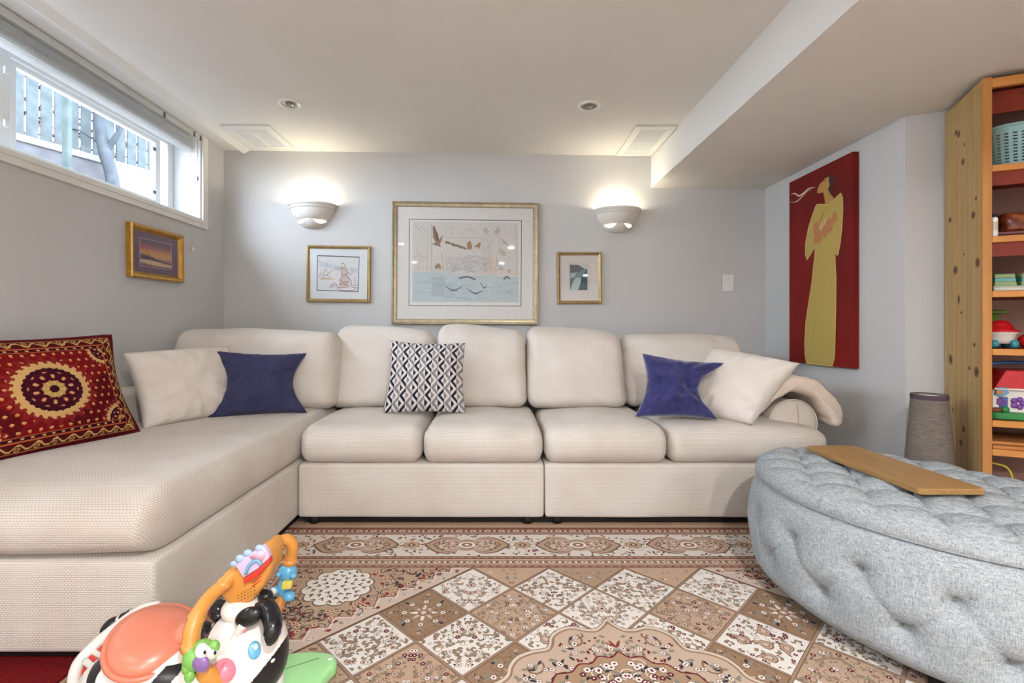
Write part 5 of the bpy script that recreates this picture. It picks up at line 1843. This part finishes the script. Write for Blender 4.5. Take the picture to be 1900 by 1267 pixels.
SHZ = [1.534, 1.268, 1.063, .846, .578, .470, .20, .07]
for z in SHZ:
    sh = mesh('shelf', *bsx(boxd(.026, BW - .026, .016, BD - .006, z - .022, z)), M_SHELF, bc)
    mesh('shelf_edging', *bsx(boxd(.028, BW - .026, .0, .016, z - .024, z - .0002, .002)), M_SHELFEDGE, sh)
    if z in (1.534, 1.268):
        mesh('shelf_rail', *bsx(boxd(.028, BW - .026, .014, .022, z - .075, z - .024)), M_SHELF, sh)
mesh('shelf_rail', *bsx(boxd(.028, BW - .026, .05, .06, BH - .12, BH - .036)), M_SHELF, bc)

# knots in the side panel, set where the boards show them
M_KNOT = attr_mat('pine_knots', .5, .3)
Q0, QN = np.array(bs(0, 0, 0)), -EA
def kp(px, py):
    p = onplane(px, py, Q0, QN) - Q0
    return p.dot(DA), p[2]
for px, py, a, b in ((1774, 246, 4, 7), (1779, 249, 4, 9), (1787, 300, 4, 9), (1763, 408, 4, 7), (1811, 368, 3, 6), (1806, 399, 5, 10), (1773, 501, 6, 11), (1814, 487, 6, 13), (1779, 556, 3, 13), (1784, 580, 2.5, 4),
                     (1764, 667, 5, 13), (1812, 690, 6, 14), (1799, 683, 3, 5), (1788, 796, 4, 8), (1783, 821, 4, 9), (1808, 640, 3, 6), (1790, 268, 2, 5), (1768, 760, 2, 4), (1789, 472, 2, 3)):
    (t0_, z0_), (t1_, z1_), (t2_, z2_) = kp(px, py), kp(px + a, py), kp(px, py + b)
    rx, rz = abs(t1_ - t0_), abs(z2_ - z0_)
    kn = Print()
    for k, col, ly in ((1.15, (184, 150, 98), 1), (.8, (140, 100, 60), 2), (.5, (84, 54, 32), 3)):
        kn.ell(t0_, z0_, rx * k, rz * k, col, ly, 14, .12 * math.sin(px))
    kn.build('knot', lambda t, z, e: bs(-.0001 - e, t, z), M_KNOT, bc, eps=.00008)
for tt in (.115, .225):
    mesh('board_joint', *bsx(boxd(-.0003, .001, tt, tt + .0016, .002, BH - .002)), plain('dark_pine_joint', (164, 128, 80), .6, .2, 6), bc)

# ---- teal perforated basket
M_TEAL = plain('pale_teal_plastic', (150, 190, 194), .4, .4, 4)
s0, s1, t0, t1, z0, z1 = .040, .36, .03, .27, 1.5345, 1.690
bk = empty('laundry_basket', bs((s0 + s1) / 2, (t0 + t1) / 2, z0), 'pale teal perforated plastic basket on the top shelf of the bookcase', 'basket')
NS_, NZB = 96, 27
def bring(f, zf):
    """rounded rectangle ring widening upwards"""
    gr = .014 * zf
    a, b, r = (s1 - s0) / 2 - .016 + gr, (t1 - t0) / 2 - .016 + gr, .045
    t = f * 2 * PI
    ct, st = math.cos(t), math.sin(t)
    n_ = 4.0
    k = (abs(ct) ** n_ + abs(st) ** n_) ** (-1 / n_)
    return ((s0 + s1) / 2 + a * k * ct, (t0 + t1) / 2 + b * k * st)
V, Fc = [], []
for j in range(NZB + 1):
    zf = j / NZB
    for i in range(NS_):
        x, y = bring(i / NS_, zf)
        lift = 0
        V.append(bs(x, y, z0 + (z1 - z0) * zf + lift))
for j in range(NZB):
    for i in range(NS_):
        if i % 2 == 1 and j % 2 == 1 and 2 < j < NZB - 4: continue
        if NZB - 4 >= j > NZB - 9 and 70 < i < 75: continue
        Fc.append([j * NS_ + i, j * NS_ + (i + 1) % NS_, (j + 1) * NS_ + (i + 1) % NS_, (j + 1) * NS_ + i])
Fc.append(list(range(NS_))[::-1])
wl = mesh('basket_wall', V, Fc, M_TEAL, bk, False)
md = wl.modifiers.new('thick', 'SOLIDIFY'); md.thickness = .003
mesh('rim', *tube([bs(*bring(i / 48, 1.0), z1) for i in range(49)], .0055, 8), M_TEAL, bk, True)

# ---- amber tray with a carved box, small jar
M_AMBER = NT('tortoiseshell_lacquer', .3, .5)
_v = M_AMBER.coord(scale=(1, 1, 2)); M_AMBER.color(M_AMBER.ramp(M_AMBER.noise(_v, 18.0, 4.0), [(.3, (64, 20, 14)), (.5, (110, 44, 24)), (.72, (178, 110, 62))])); M_AMBER = M_AMBER.m
M_LACQ = plain('dark_red_lacquer', (86, 20, 20), .25, .5, 5)
tr = empty('lacquer_tray', bs(.17, .13, 1.2685), 'dark red lacquered tray on the second shelf of the bookcase', 'tray')
mesh('tray_base', *bsx(boxd(.050, .34, .02, .26, 1.2685, 1.274, .002)), M_LACQ, tr)
for d in (boxd(.050, .34, .02, .028, 1.274, 1.286, .002), boxd(.050, .34, .252, .26, 1.274, 1.286, .002), boxd(.050, .058, .028, .252, 1.274, 1.286, .002)):
    mesh('tray_rim', *bsx(d), M_LACQ, tr)
P, Fc, c = rbox(0, 0, 0, .125, .095, .044, (.03, .03, .03), .012, 5)
P = wrinkle(P, .012, 26.0, 3.0)
tag(mesh('woven_bowl', [bs(.200 + p[0], .14 + p[1], 1.3195 + p[2]) for p in P], Fc, M_AMBER, None, True), 'tortoiseshell brown textured bowl standing in the dark red tray', 'bowl')
jr = empty('small_jar', bs(.062, .012, 1.2685), 'small white labelled jar at the end of the second shelf', 'jar')
_o = bs(.0385, .012, 1.2685)
mesh('jar_body', *lathe([(.0005, 0), (.0098, 0), (.0098, .066), (.007, .072), (.0005, .072)], _o, 16), M_VINYL, jr, True)
mesh('lid', *lathe([(.0092, .0725), (.0092, .084), (.0005, .085)], _o, 16), plain('black_jar_lid', (40, 34, 34), .4, .4, 3), jr, True)
mesh('label', *lathe([(.0100, .02), (.0100, .055)], _o, 16), plain('tan_paper_label', (196, 186, 170), .8, .1, 10, 160.0), jr, True)

# ---- food containers with green lids
M_CLEAR = plain('cloudy_clear_plastic', (196, 200, 190), .25, .5, 4)
M_GREEN = plain('soft_green_plastic', (136, 158, 112), .45, .4, 4)
M_BAND = plain('teal_plastic_band', (98, 164, 168), .45, .4, 4)
tray2 = empty('clear_plastic_tray', bs(.2, .12, 1.0635), 'flat clear plastic tray under the green lidded boxes', 'tray')
mesh('tray_body', *bsx(boxd(.04, .36, .02, .25, 1.0635, 1.0775, .003)), M_CLEAR, tray2)
mesh('tray_lip', *bsx(boxd(.037, .363, .017, .253, 1.0776, 1.081, .001)), M_CLEAR, tray2)
for i, (s, lab) in enumerate(((.046, 'green and teal lidded plastic box at the panel end of the third shelf'), (.122, 'green and teal lidded plastic box second along the third shelf'), (.20, 'green and teal lidded plastic box third along the third shelf'))):
    f = empty('food_container', bs(s + .03, .09, 1.0812), lab, 'container', 'green lidded boxes on the shelf')
    def taper(x, y, z, s=s): 
        k = 1 - (z - 1.0812) * 2.2
        return bs(s + .032 + (x - .032) * k, .09 + (y - .06) * k, z)
    mesh('container_base', *xf(boxd(0, .064, 0, .12, 1.0812, 1.100, .003), taper), M_GREEN, f)
    mesh('band', *xf(boxd(.001, .063, .001, .119, 1.100, 1.112, .001), taper), M_BAND, f)
    mesh('lid', *xf(boxd(.0, .064, .0, .12, 1.112, 1.129, .004), taper), M_GREEN, f)

# ---- red and white toy, red ball, green toy
M_TRED = plain('glossy_red_plastic', (190, 30, 34), .2, .5, 5)
M_TWHITE = plain('glossy_white_plastic', (226, 220, 214), .25, .5, 4)
M_TTEAL = plain('teal_wheel_plastic', (50, 140, 158), .3, .5, 5)
zt = .8465
tc = bs(.082, .085, zt)
toy = empty('toy_car', tc, 'small toy car with red dome roof, white body and teal wheels', 'toy')
mesh('dome_roof', *xf(lathe([(.056, .062), (.058, .066), (.040, .074), (.034, .090), (.022, .104), (.0005, .109)], (0, 0, 0), 26), lambda x, y, z: (tc[0] + x * 1.0, tc[1] + y, tc[2] + z)), M_TRED, toy, True)
mesh('body', *xf(lathe([(.0005, .018), (.034, .018), (.040, .034), (.046, .055), (.054, .0615), (.0005, .0615)], (0, 0, 0), 26), lambda x, y, z: (tc[0] + x, tc[1] + y, tc[2] + z)), M_TWHITE, toy, True)
for a in (-1, 1):
    for b in (-1, 1):
        p = bs(.082 + a * .028, .085 + b * .030, zt + .0165)
        ax = np.array(EA)
        mesh('wheel', *tube([np.array(p) - ax * .010, np.array(p) - ax * .008, np.array(p) + ax * .008, np.array(p) + ax * .010], [.013, .016, .016, .013], 16), M_TTEAL, toy, True)
bl = bs(.168, .105, zt + .0275)
tag(mesh('toy_ball', *ellipsoid(bl, (.027, .027, .027), 20, 14), M_TRED, None, True), 'small red toy ball beside the toy car on the shelf', 'ball')
gp = bs(.118, .225, zt)
gt = empty('green_toy_tree', gp, 'green mushroom shaped toy standing behind the red roofed toy car', 'toy')
M_TGREEN = plain('leaf_green_plastic', (104, 140, 56), .4, .4, 6)
mesh('stem', *lathe([(.0005, 0), (.018, 0), (.015, .06), (.016, .134), (.0005, .134)], gp, 16), M_TGREEN, gt, True)
mesh('cap', *lathe([(.0005, .1345), (.040, .136), (.046, .142), (.030, .150), (.0005, .152)], gp, 20), M_TGREEN, gt, True)

# ---- toy house
zt = .5785
th_ = empty('toy_house', bs(.14, .12, zt), 'toy farmhouse with red roof, white walls and green base on the shelf', 'toy')
M_TGRASS = plain('grass_green_plastic', (44, 132, 66), .35, .45, 5)
M_TBLUE = plain('toy_blue_plastic', (52, 98, 150), .35, .45, 5)
M_TPURP = plain('toy_purple_plastic', (124, 74, 156), .4, .4, 5)
mesh('base', *bsx(prism(rrect(.036, .26, .03, .22, .03), zt, zt + .026, 'z', .004)), M_TGRASS, th_)
wall_ = mesh('wall', *bsx(boxd(.050, .24, .055, .20, zt + .026, zt + .112, .003)), M_TWHITE, th_)
for k in range(4):
    mesh('wall_groove', *bsx(boxd(.088, .2405, .0535, .0556, zt + .042 + k * .018, zt + .0435 + k * .018)), M_CLEAR, wall_)
rp = [(.042, zt + .108), (.148, zt + .190), (.254, zt + .108), (.254, zt + .116), (.148, zt + .200), (.042, zt + .116)]
Vr, Fr = prism([(.050, zt + .112), (.24, zt + .112), (.205, zt + .185), (.085, zt + .185)], .046, .208, 'y', .003)
mesh('roof', *bsx((Vr, Fr)), M_TRED, th_)
mesh('roof_trim', *tube([bs(.05, .043, zt + .114), bs(.24, .043, zt + .114)], .004, 8), M_TWHITE, th_, True)
mesh('carry_handle', *tube(catmull([bs(.05, .12, zt + .175), bs(.075, .12, zt + .205), bs(.145, .12, zt + .212), bs(.21, .12, zt + .205), bs(.235, .12, zt + .175)], 6), .007, 10), M_TBLUE, th_, True)
dr_ = mesh('door', *bsx(boxd(.068, .092, .050, .0545, zt + .034, zt + .084, .002)), M_TBLUE, th_)
mesh('shutter', *bsx(prism([(.052, zt + .092), (.070, zt + .086), (.092, zt + .100), (.084, zt + .122), (.060, zt + .120)], .040, .052, 'y', .002)), plain('toy_sky_blue_plastic', (88, 150, 186), .35, .45, 5), th_)
mesh('shutter_panel', *bsx(boxd(.054, .074, .0375, .0398, zt + .096, zt + .108, .001)), plain('toy_orange_plastic', (198, 120, 54), .4, .4, 5), th_)
def flower3(s, z, r, name):
    parts = [ellipsoid(bs(s + r * .8 * math.cos(a), .0525, z + r * .8 * math.sin(a)), (r * .62, r * .4, r * .62), 10, 6) for a in np.linspace(0, 2 * PI, 6)[:-1]]
    mesh(name, *join(*parts), M_TPURP, th_, True)
flower3(.075, zt + .066, .012, 'purple_flower')
flower3(.122, zt + .062, .018, 'purple_flower')
mesh('flower_bed', *ellipsoid(bs(.058, .046, zt + .034), (.020, .012, .010), 14, 8), plain('toy_brown_plastic', (122, 74, 60), .5, .3, 6), th_, True)
mesh('bush', *ellipsoid(bs(.082, .044, zt + .036), (.014, .010, .013), 14, 8), M_TGRASS, th_, True)

# ---- flat wooden boards on the low shelf and things below
M_BOARD2 = wood('thin_pine_board', (176, 112, 56), (200, 138, 78), (1, 6, 6), 4.0, .5)
for i, (z, c_) in enumerate(((.4705, 'lower'), (.4835, 'upper'))):
    tag(mesh('flat_puzzle_board', *bsx(boxd(.034, .34, .012 + i * .02, .25, z, z + .012, .002)), M_BOARD2), f'thin wooden board, {c_} of the two lying on the low shelf', 'board', 'boards on the low shelf')
tag(mesh('toy_track', *tube(catmull([bs(.034, .10, .395), bs(.07, .09, .398), bs(.105, .085, .385), bs(.12, .085, .33), bs(.122, .085, .203)], 8), .004, 8), plain('yellow_plastic_wire', (206, 186, 72), .4, .4, 5), None, True), 'thin yellow curved wire toy on the bottom shelf', 'toy')
wt = bs(.19, .06, .2)
wtoy = empty('wooden_toy_cylinder', wt, 'round pale wooden toy block tower on the bottom shelf of the bookcase', 'toy')
for k in range(4):
    mesh('wooden_ring', *lathe([(.0005, .0005 + k * .048), (.040, .0005 + k * .048), (.045, .006 + k * .048), (.045, .040 + k * .048), (.040, .046 + k * .048), (.0005, .046 + k * .048)], wt, 24), M_BOARD2, wtoy, True)

# ------------------------------------------------------------------ tapered fabric shade behind the ottoman
def taupe():
    t = NT('taupe_linen_shade', .85, .1)
    t.color(t.ramp(t.noise(t.coord(scale=(1, 1, 12)), 40.0, 3.0), [(.3, (96, 88, 82)), (.7, (126, 117, 110))]))
    t.bump(t.noise(t.coord(scale=(1, 1, 12)), 40.0, 3.0), .2, .001)
    return t.m
lc = (1.762, 1.975, 0)
ls = empty('tapered_lampshade', (lc[0], lc[1], .0), 'tapered taupe fabric shade standing between the ottoman and the bookcase', 'lampshade')
M_TAUPE = taupe()
mesh('shade', *lathe([(.088, .012), (.084, .30), (.0585, .652), (.0565, .653), (.0565, .647), (.080, .30), (.084, .012), (.088, .012)], lc, 44), M_TAUPE, ls, True)
mesh('top_band', *lathe([(.0590, .632), (.0608, .640), (.0605, .653), (.0585, .655)], lc, 44), plain('plum_brown_band', (84, 68, 78), .8, .1, 4), ls, True)
mesh('lining', *lathe([(.0562, .646), (.079, .30), (.083, .014)], lc, 44), M_TRIM, ls, True)

# ------------------------------------------------------------------ ride-on zebra toy on the rug
def plastic(name, col, rough=.28): return plain(name, col, rough, .5, 4, 10.0)
Z_WHITE = plastic('toy_white_shell', (230, 227, 222))
Z_BLACK = plastic('toy_black_shell', (26, 24, 28), .25)
Z_SALMON = plastic('toy_salmon_saddle', (210, 124, 100), .3)
Z_ORANGE = plastic('toy_orange_tube', (208, 142, 66), .35)
Z_RED = plastic('toy_red_panel', (206, 58, 44))
Z_BLUE = plastic('toy_sky_blue', (98, 168, 208))
Z_GREEN = plastic('toy_frog_green', (120, 178, 88))
Z_MINT = plastic('toy_mint_base', (166, 224, 156), .4)
Z_PURPLE = plastic('toy_purple', (132, 100, 160))
Z_PINK = plastic('toy_pink', (232, 132, 152))
Z_YEL = plastic('toy_yellow', (214, 204, 92))
Z_LILAC = plastic('toy_lilac_screen', (200, 186, 222), .3)
Z_SKIN = attr_mat('toy_striped_shell', .28, .5)
zeb = empty('ride_on_zebra', (-.64, 1.06, .012), 'ride-on zebra toy with salmon saddle, orange handlebars and green base on the rug', 'toy')
def part(name, data, mat, parent=zeb, smooth=True, cols=None):
    return mesh(name, data[0], data[1], mat, parent, smooth, cols=cols)
def at(px, py, Y): return atY(px, py, Y)
def tpath(pts, n=6): return catmull([at(*p) for p in pts], n)
def fcols(data, fn):
    V = np.array(data[0]); return [lin(fn(V[f].mean(0))) for f in data[1]]

# base plate with rounded lobes
bp = [(-.62, 1.302), (-.50, 1.318), (-.455, 1.312), (-.430, 1.300), (-.418, 1.276), (-.426, 1.252), (-.432, 1.232), (-.436, 1.15), (-.43, 1.02), (-.415, .97), (-.42, .92), (-.46, .90), (-.60, .90), (-.86, .92), (-.90, .96), (-.89, 1.02), (-.80, 1.10), (-.70, 1.16), (-.66, 1.25)]
base_ = part('base_plate', prism(bp, .012, .050, 'z', .010), Z_MINT)
part('base_screw', lathe([(.0065, .0), (.0065, .0015), (.0005, .0015)], (-.440, 1.283, .0495), 14), Z_WHITE, base_)
for a, b in (((-.62, 1.20), (-.47, 1.285)), ((-.60, 1.05), (-.44, 1.14))):
    part('base_groove', tube([(a[0], a[1], .0496), (b[0], b[1], .0496)], .0016, 6), plastic('toy_green_groove', (96, 158, 92)), base_)
part('pedestal', lathe([(.085, .050), (.075, .065), (.055, .09), (.05, .14), (.0005, .14)], (-.66, 1.06, 0), 28), Z_WHITE)
p = at(500, 1266, 1.08); part('front_hoof', ellipsoid(p, (.030, .035, .024), 18, 12), Z_WHITE)

# body with stripes
c = at(300, 1262, 1.09)
body = ellipsoid(c, (.175, .092, .082), 340, 150)
def stripes(p):
    s = (p[0] - c[0]) * 46 + 3.0 * abs(p[2] - c[2] - .03) / .08 * (1 if p[0] < c[0] else -1)
    return (28, 26, 30) if math.sin(s) > .58 and p[2] < c[2] + .066 else (232, 229, 225)
part('body', body, Z_SKIN, cols=fcols(body, stripes))
# saddle
sc_ = at(284, 1190, 1.10)
rot = Matrix.Rotation(math.radians(14), 3, 'X') @ Matrix.Rotation(math.radians(14), 3, 'Y')
V, Fc = ellipsoid((0, 0, 0), (.080, .092, .044), 48, 30)
V = [(x, y, z + .022 * max(0, -x / .084) ** 2 * (1 if z > 0 else .3) + .012 * max(0, x / .084) ** 2) for x, y, z in V]
V = [tuple(np.array(rot @ Vector(v)) + sc_) for v in V]
sad = part('saddle', (V, Fc), Z_SALMON)
rim = []
for t in np.linspace(.35 * PI, 1.75 * PI, 40):
    x, y = .083 * math.cos(t), .095 * math.sin(t)
    v = rot @ Vector((x, y, .004 + .012 * max(0, -x / .084) ** 2)); rim.append(np.array(v) + sc_)
part('saddle_rim', tube(rim, .0065, 8), Z_SALMON, sad)
part('saddle_nose', ellipsoid(at(352, 1166, 1.12), (.034, .045, .024), 20, 12), Z_SALMON, sad)
# rear frame
def ftube(name, pts, r, mat, parent=zeb, n=10): return part(name, tube(tpath(pts), r, n), mat, parent)
rf_ = ftube('rear_frame', [(296, 1122, 1.195), (262, 1132, 1.195), (222, 1160, 1.18), (178, 1196, 1.16), (146, 1232, 1.13), (137, 1268, 1.09), (140, 1300, 1.05)], [.010, .013, .014, .014, .014, .013, .012], Z_WHITE)
ftube('frame_rail', [(262, 1222, 1.06), (225, 1228, 1.05), (196, 1246, 1.04), (186, 1268, 1.03), (186, 1295, 1.02)], .010, Z_WHITE, rf_)
ftube('frame_bar', [(158, 1226, 1.13), (176, 1238, 1.10), (200, 1234, 1.08), (222, 1214, 1.075)], .007, Z_WHITE, rf_)
ftube('frame_bar', [(172, 1208, 1.15), (190, 1216, 1.12), (214, 1206, 1.10), (232, 1190, 1.10)], .006, Z_WHITE, rf_)
pan = [at(232, 1168, 1.165), at(200, 1188, 1.155), at(165, 1218, 1.14), at(148, 1255, 1.11), at(148, 1290, 1.07), at(186, 1290, 1.05), at(190, 1255, 1.065), at(220, 1225, 1.085), at(240, 1200, 1.11)]
nrm = np.array([-.5, -.6, .62]); nrm /= np.linalg.norm(nrm)
K = len(pan); V = [tuple(q_) for q_ in pan] + [tuple(q_ - nrm * .012) for q_ in pan]
part('red_panel', (V, [list(range(K)), list(range(K, 2 * K))[::-1]] + [[i, (i + 1) % K, K + (i + 1) % K, K + i] for i in range(K)]), Z_RED, zeb, False)
tl = ftube('tail', [(262, 1136, 1.215), (240, 1144, 1.215), (222, 1154, 1.21)], [.014, .016, .016], Z_WHITE)
ftube('tail_stripe', [(246, 1141, 1.214), (236, 1147, 1.213), (228, 1150, 1.212)], [.0165, .0175, .0168], Z_BLACK, tl)
ftube('tail_tip', [(220, 1153, 1.21), (208, 1160, 1.205), (199, 1170, 1.20), (197, 1180, 1.195)], [.015, .018, .016, .008], Z_BLACK, tl)

# head
hc_ = at(454, 1207, 1.08)
d_ = np.array([.60, -.30, -.55]); d_ /= np.linalg.norm(d_)
V, Fc = ellipsoid((0, 0, 0), (.090, .088, .088), 260, 170)
V2 = []
for v in V:
    v = np.array(v); k = max(0.0, v.dot(d_) / .09)
    V2.append(tuple(v + d_ * .012 * k ** 2 + hc_))
def headcol(p):
    q_ = p - hc_
    m = q_[0] * .739 - q_[2] * .674
    if m > .049: return (24, 22, 26)
    if -.066 < q_[0] + q_[2] * .12 < -.052: return (30, 30, 38)
    return (234, 231, 227)
hd = part('head', (V2, Fc), Z_SKIN, cols=fcols((V2, Fc), headcol))
def on_head(px, py, lift=0.0):
    """where the sight line meets the head"""
    o = np.array([0, 0, H]); d = ray(px, py); d = d / np.linalg.norm(d)
    oc = o - hc_; b_ = oc.dot(d); cc = oc.dot(oc) - (.0905 + lift) ** 2
    disc = max(0.0, b_ * b_ - cc)
    return o + d * (-b_ - math.sqrt(disc))
def disc_on(name, px, py, rx, rz, mat, lift=.001, parent=hd):
    p = on_head(px, py); n = Vector(p - hc_).normalized()
    M = n.to_track_quat('Z', 'Y').to_matrix()
    return part(name, ellipsoid(p + np.array(n) * lift, (rx, rz, .0025), 20, 6, M), mat, parent)
e1 = disc_on('eye', 472, 1206, .0125, .017, Z_BLUE)
disc_on('eye_glint', 474, 1200, .005, .006, Z_WHITE, .0035, e1)
e2 = disc_on('eye', 513, 1166, .010, .016, Z_BLUE)
disc_on('nostril', 505, 1225, .006, .004, Z_WHITE, .002)
ck = part('cheek_ball', ellipsoid(at(416, 1245, .995), (.024, .022, .024), 20, 14), Z_PINK, hd)
part('cheek_groove', tube([np.array(at(416, 1245, .995)) + np.array([.0245 * math.sin(t) * .2, -.0222 * abs(math.cos(t)), .0245 * math.sin(t)]) for t in np.linspace(-.9, 1.2, 14)], .001, 6), plastic('toy_dark_pink', (190, 96, 118)), ck)
ear = part('ear', ellipsoid(at(461, 1145, 1.03), (.030, .014, .020), 20, 12, Matrix.Rotation(math.radians(-25), 3, 'Y')), Z_BLACK, hd)
part('ear_inner', ellipsoid(at(450, 1164, 1.025), (.011, .006, .010), 14, 8), Z_PINK, ear)
ftube('ear_edge', [(452, 1158, 1.025), (441, 1172, 1.025), (430, 1186, 1.02)], [.010, .008, .002], Z_WHITE, ear)
ear2 = ftube('ear', [(483, 1104, 1.09), (494, 1108, 1.09), (499, 1122, 1.085)], [.012, .016, .010], Z_BLACK, hd)
ftube('forelock', [(478, 1132, 1.05), (494, 1128, 1.05), (503, 1142, 1.04), (506, 1163, 1.02), (500, 1184, 1.01), (492, 1190, 1.005)], [.016, .020, .020, .019, .016, .008], Z_BLACK, hd)
part('poll', ellipsoid(at(452, 1127, 1.085), (.046, .044, .026), 24, 14), Z_WHITE, hd)
ftube('mane', [(412, 1122, 1.10), (404, 1134, 1.10), (408, 1150, 1.09)], [.016, .020, .012], Z_BLACK, hd)
ftube('mane', [(384, 1158, 1.11), (380, 1170, 1.11), (384, 1184, 1.10)], [.010, .014, .010], Z_BLACK, hd)

# console
def slab(pts, y0, y1, bev=0.0):
    """solid plate whose front face stands at depth y0"""
    a = [at(x, y, y0) for x, y in pts]
    b = [q_ + np.array([0, y1 - y0, 0]) for q_ in a]
    K = len(a)
    bm = bmesh.new()
    vv = [bm.verts.new(tuple(q_)) for q_ in a + b]
    bm.faces.new(vv[:K]); bm.faces.new(vv[K:][::-1])
    for i in range(K): bm.faces.new([vv[i], vv[K + i], vv[K + (i + 1) % K], vv[(i + 1) % K]])
    bmesh.ops.recalc_face_normals(bm, faces=bm.faces[:])
    if bev: bmesh.ops.bevel(bm, geom=bm.edges[:], offset=bev, segments=3, profile=.5, affect='EDGES')
    return bmdata(bm)
cpts = [(409, 1108), (404, 1092), (420, 1070), (444, 1052), (470, 1028), (494, 1010), (504, 1028), (502, 1060), (488, 1090), (466, 1118), (448, 1132), (424, 1126)]
con = part('console', slab(cpts, 1.065, 1.135, .010), Z_ORANGE)
scr = part('screen', slab([(436, 1050), (452, 1034), (470, 1024), (486, 1013), (495, 1022), (499, 1036), (478, 1056), (451, 1073)], 1.054, 1.07, .003), Z_LILAC, con)
part('screen_band', slab([(450, 1074), (476, 1058), (499, 1035), (500, 1046), (479, 1070), (453, 1085)], 1.052, 1.07, .003), Z_RED, con)
part('screen_pink', slab([(462, 1034), (484, 1020), (494, 1030), (486, 1042), (470, 1040)], 1.0525, 1.0545), plastic('toy_pale_pink', (226, 176, 196)), scr)
arc = [at(456 + 14 + 14 * math.cos(t) * 1.0, 1062 - 16 * math.sin(t) - 8 * math.cos(t) - 4, 1.052) for t in np.linspace(.1, PI - .1, 14)]
part('rainbow', tube(arc, .0038, 8), plastic('toy_steel_blue', (116, 166, 194)), scr)
for x, y, r in ((482, 1017, .010), (446, 1036, .011), (460, 1026, .010), (434, 1046, .008)):
    part('cloud', ellipsoid(at(x, y, 1.058), (r, r * .6, r * .8), 14, 8), plastic('toy_cloud_blue', (160, 186, 218)), scr)
for k in range(2):
    part('red_line', tube([at(468, 1088 - k * 6, 1.064), at(484, 1076 - k * 6, 1.064)], .0012, 6), Z_RED, con)
dots = [ellipsoid(at(442 + i * 6, 1104 + j * 6 - i * 3, 1.0645), (.0016, .0012, .0016), 6, 4) for i in range(6) for j in range(3)]
part('speaker_hole', join(*dots), plastic('toy_brown_hole', (120, 76, 34)), con)['kind'] = 'stuff'

# handlebars
hb = ftube('handlebar', [(446, 1056, 1.09), (430, 1068, 1.075), (412, 1086, 1.055), (390, 1106, 1.03), (370, 1134, 1.0), (358, 1164, .98), (354, 1190, .97), (354, 1206, .965)], [.014, .015, .014, .014, .015, .0165, .0165, .017], Z_ORANGE, n=14)
for (x, y, Y, r) in ((416, 1082, 1.058, .0158), (364, 1146, .99, .0172), (354, 1200, .966, .0190)):
    q0, q1 = at(x + 3, y - 5, Y), at(x - 2, y + 5, Y)
    part('handlebar_ring', tube([q0, (q0 + q1) / 2, q1], r, 14), Z_ORANGE, hb)
ftube('handlebar', [(372, 1236, .965), (384, 1250, .97), (404, 1258, .985), (424, 1254, 1.01)], [.014, .017, .018, .016], Z_ORANGE, n=14)
hb2 = ftube('handlebar', [(492, 1018, 1.12), (506, 1009, 1.14), (522, 1003, 1.16), (535, 1003, 1.17), (542, 1014, 1.175), (541, 1030, 1.18), (538, 1044, 1.18)], [.012, .0125, .0135, .0145, .0145, .014, .0145], Z_ORANGE, n=14)
q0 = at(538, 1042, 1.18); part('handlebar_ring', tube([q0 + UP * .006, q0, q0 - UP * .006], .0165, 14), Z_ORANGE, hb2)
ftube('handlebar', [(526, 1108, 1.17), (516, 1124, 1.16), (511, 1142, 1.15), (512, 1160, 1.14)], [.012, .0125, .0125, .012], Z_ORANGE, n=14)

# frog bead
fg = part('frog', ellipsoid(at(362, 1222, .955), (.024, .020, .022), 22, 14), Z_GREEN)
part('frog_brow', ellipsoid(at(378, 1200, .96), (.020, .016, .014), 18, 10), Z_GREEN, fg)
for x, y, s in ((375, 1208, .013), (394, 1209, .012)):
    ey = part('frog_eye', ellipsoid(at(x, y, .943), (s, s * .8, s * 1.15), 16, 10), Z_WHITE, fg)
    part('pupil', ellipsoid(at(x + 5, y + 2, .931), (.0028, .002, .004), 10, 6), Z_BLACK, ey)
part('frog_mouth', ellipsoid(at(373, 1232, .938), (.017, .008, .016), 18, 10, Matrix.Rotation(math.radians(30), 3, 'Y')), Z_PURPLE, fg)
for x, y in ((347, 1240), (352, 1254), (398, 1200)):
    part('frog_foot', ellipsoid(at(x, y, .945), (.010, .009, .013), 14, 8), Z_GREEN, fg)

# blue character bead on the other grip
bb = part('blue_bead', ellipsoid(at(534, 1062, 1.175), (.022, .020, .023), 22, 14), Z_BLUE)
part('bead_body', ellipsoid(at(528, 1088, 1.172), (.017, .016, .028), 20, 12, Matrix.Rotation(math.radians(16), 3, 'Y')), Z_BLUE, bb)
part('bead_tag', slab([(523, 1080), (541, 1080), (539, 1093), (521, 1095)], 1.146, 1.158, .002), Z_YEL, bb)
for x, y, r in ((509, 1096, .011), (536, 1106, .013), (544, 1068, .007), (517, 1066, .006)):
    part('bead_foot', ellipsoid(at(x, y, 1.155), (r * 1.1, r, r * .85), 14, 8), Z_BLUE, bb)
part('bead_sole', ellipsoid(at(507, 1097, 1.145), (.007, .004, .008), 12, 8), Z_WHITE, bb)
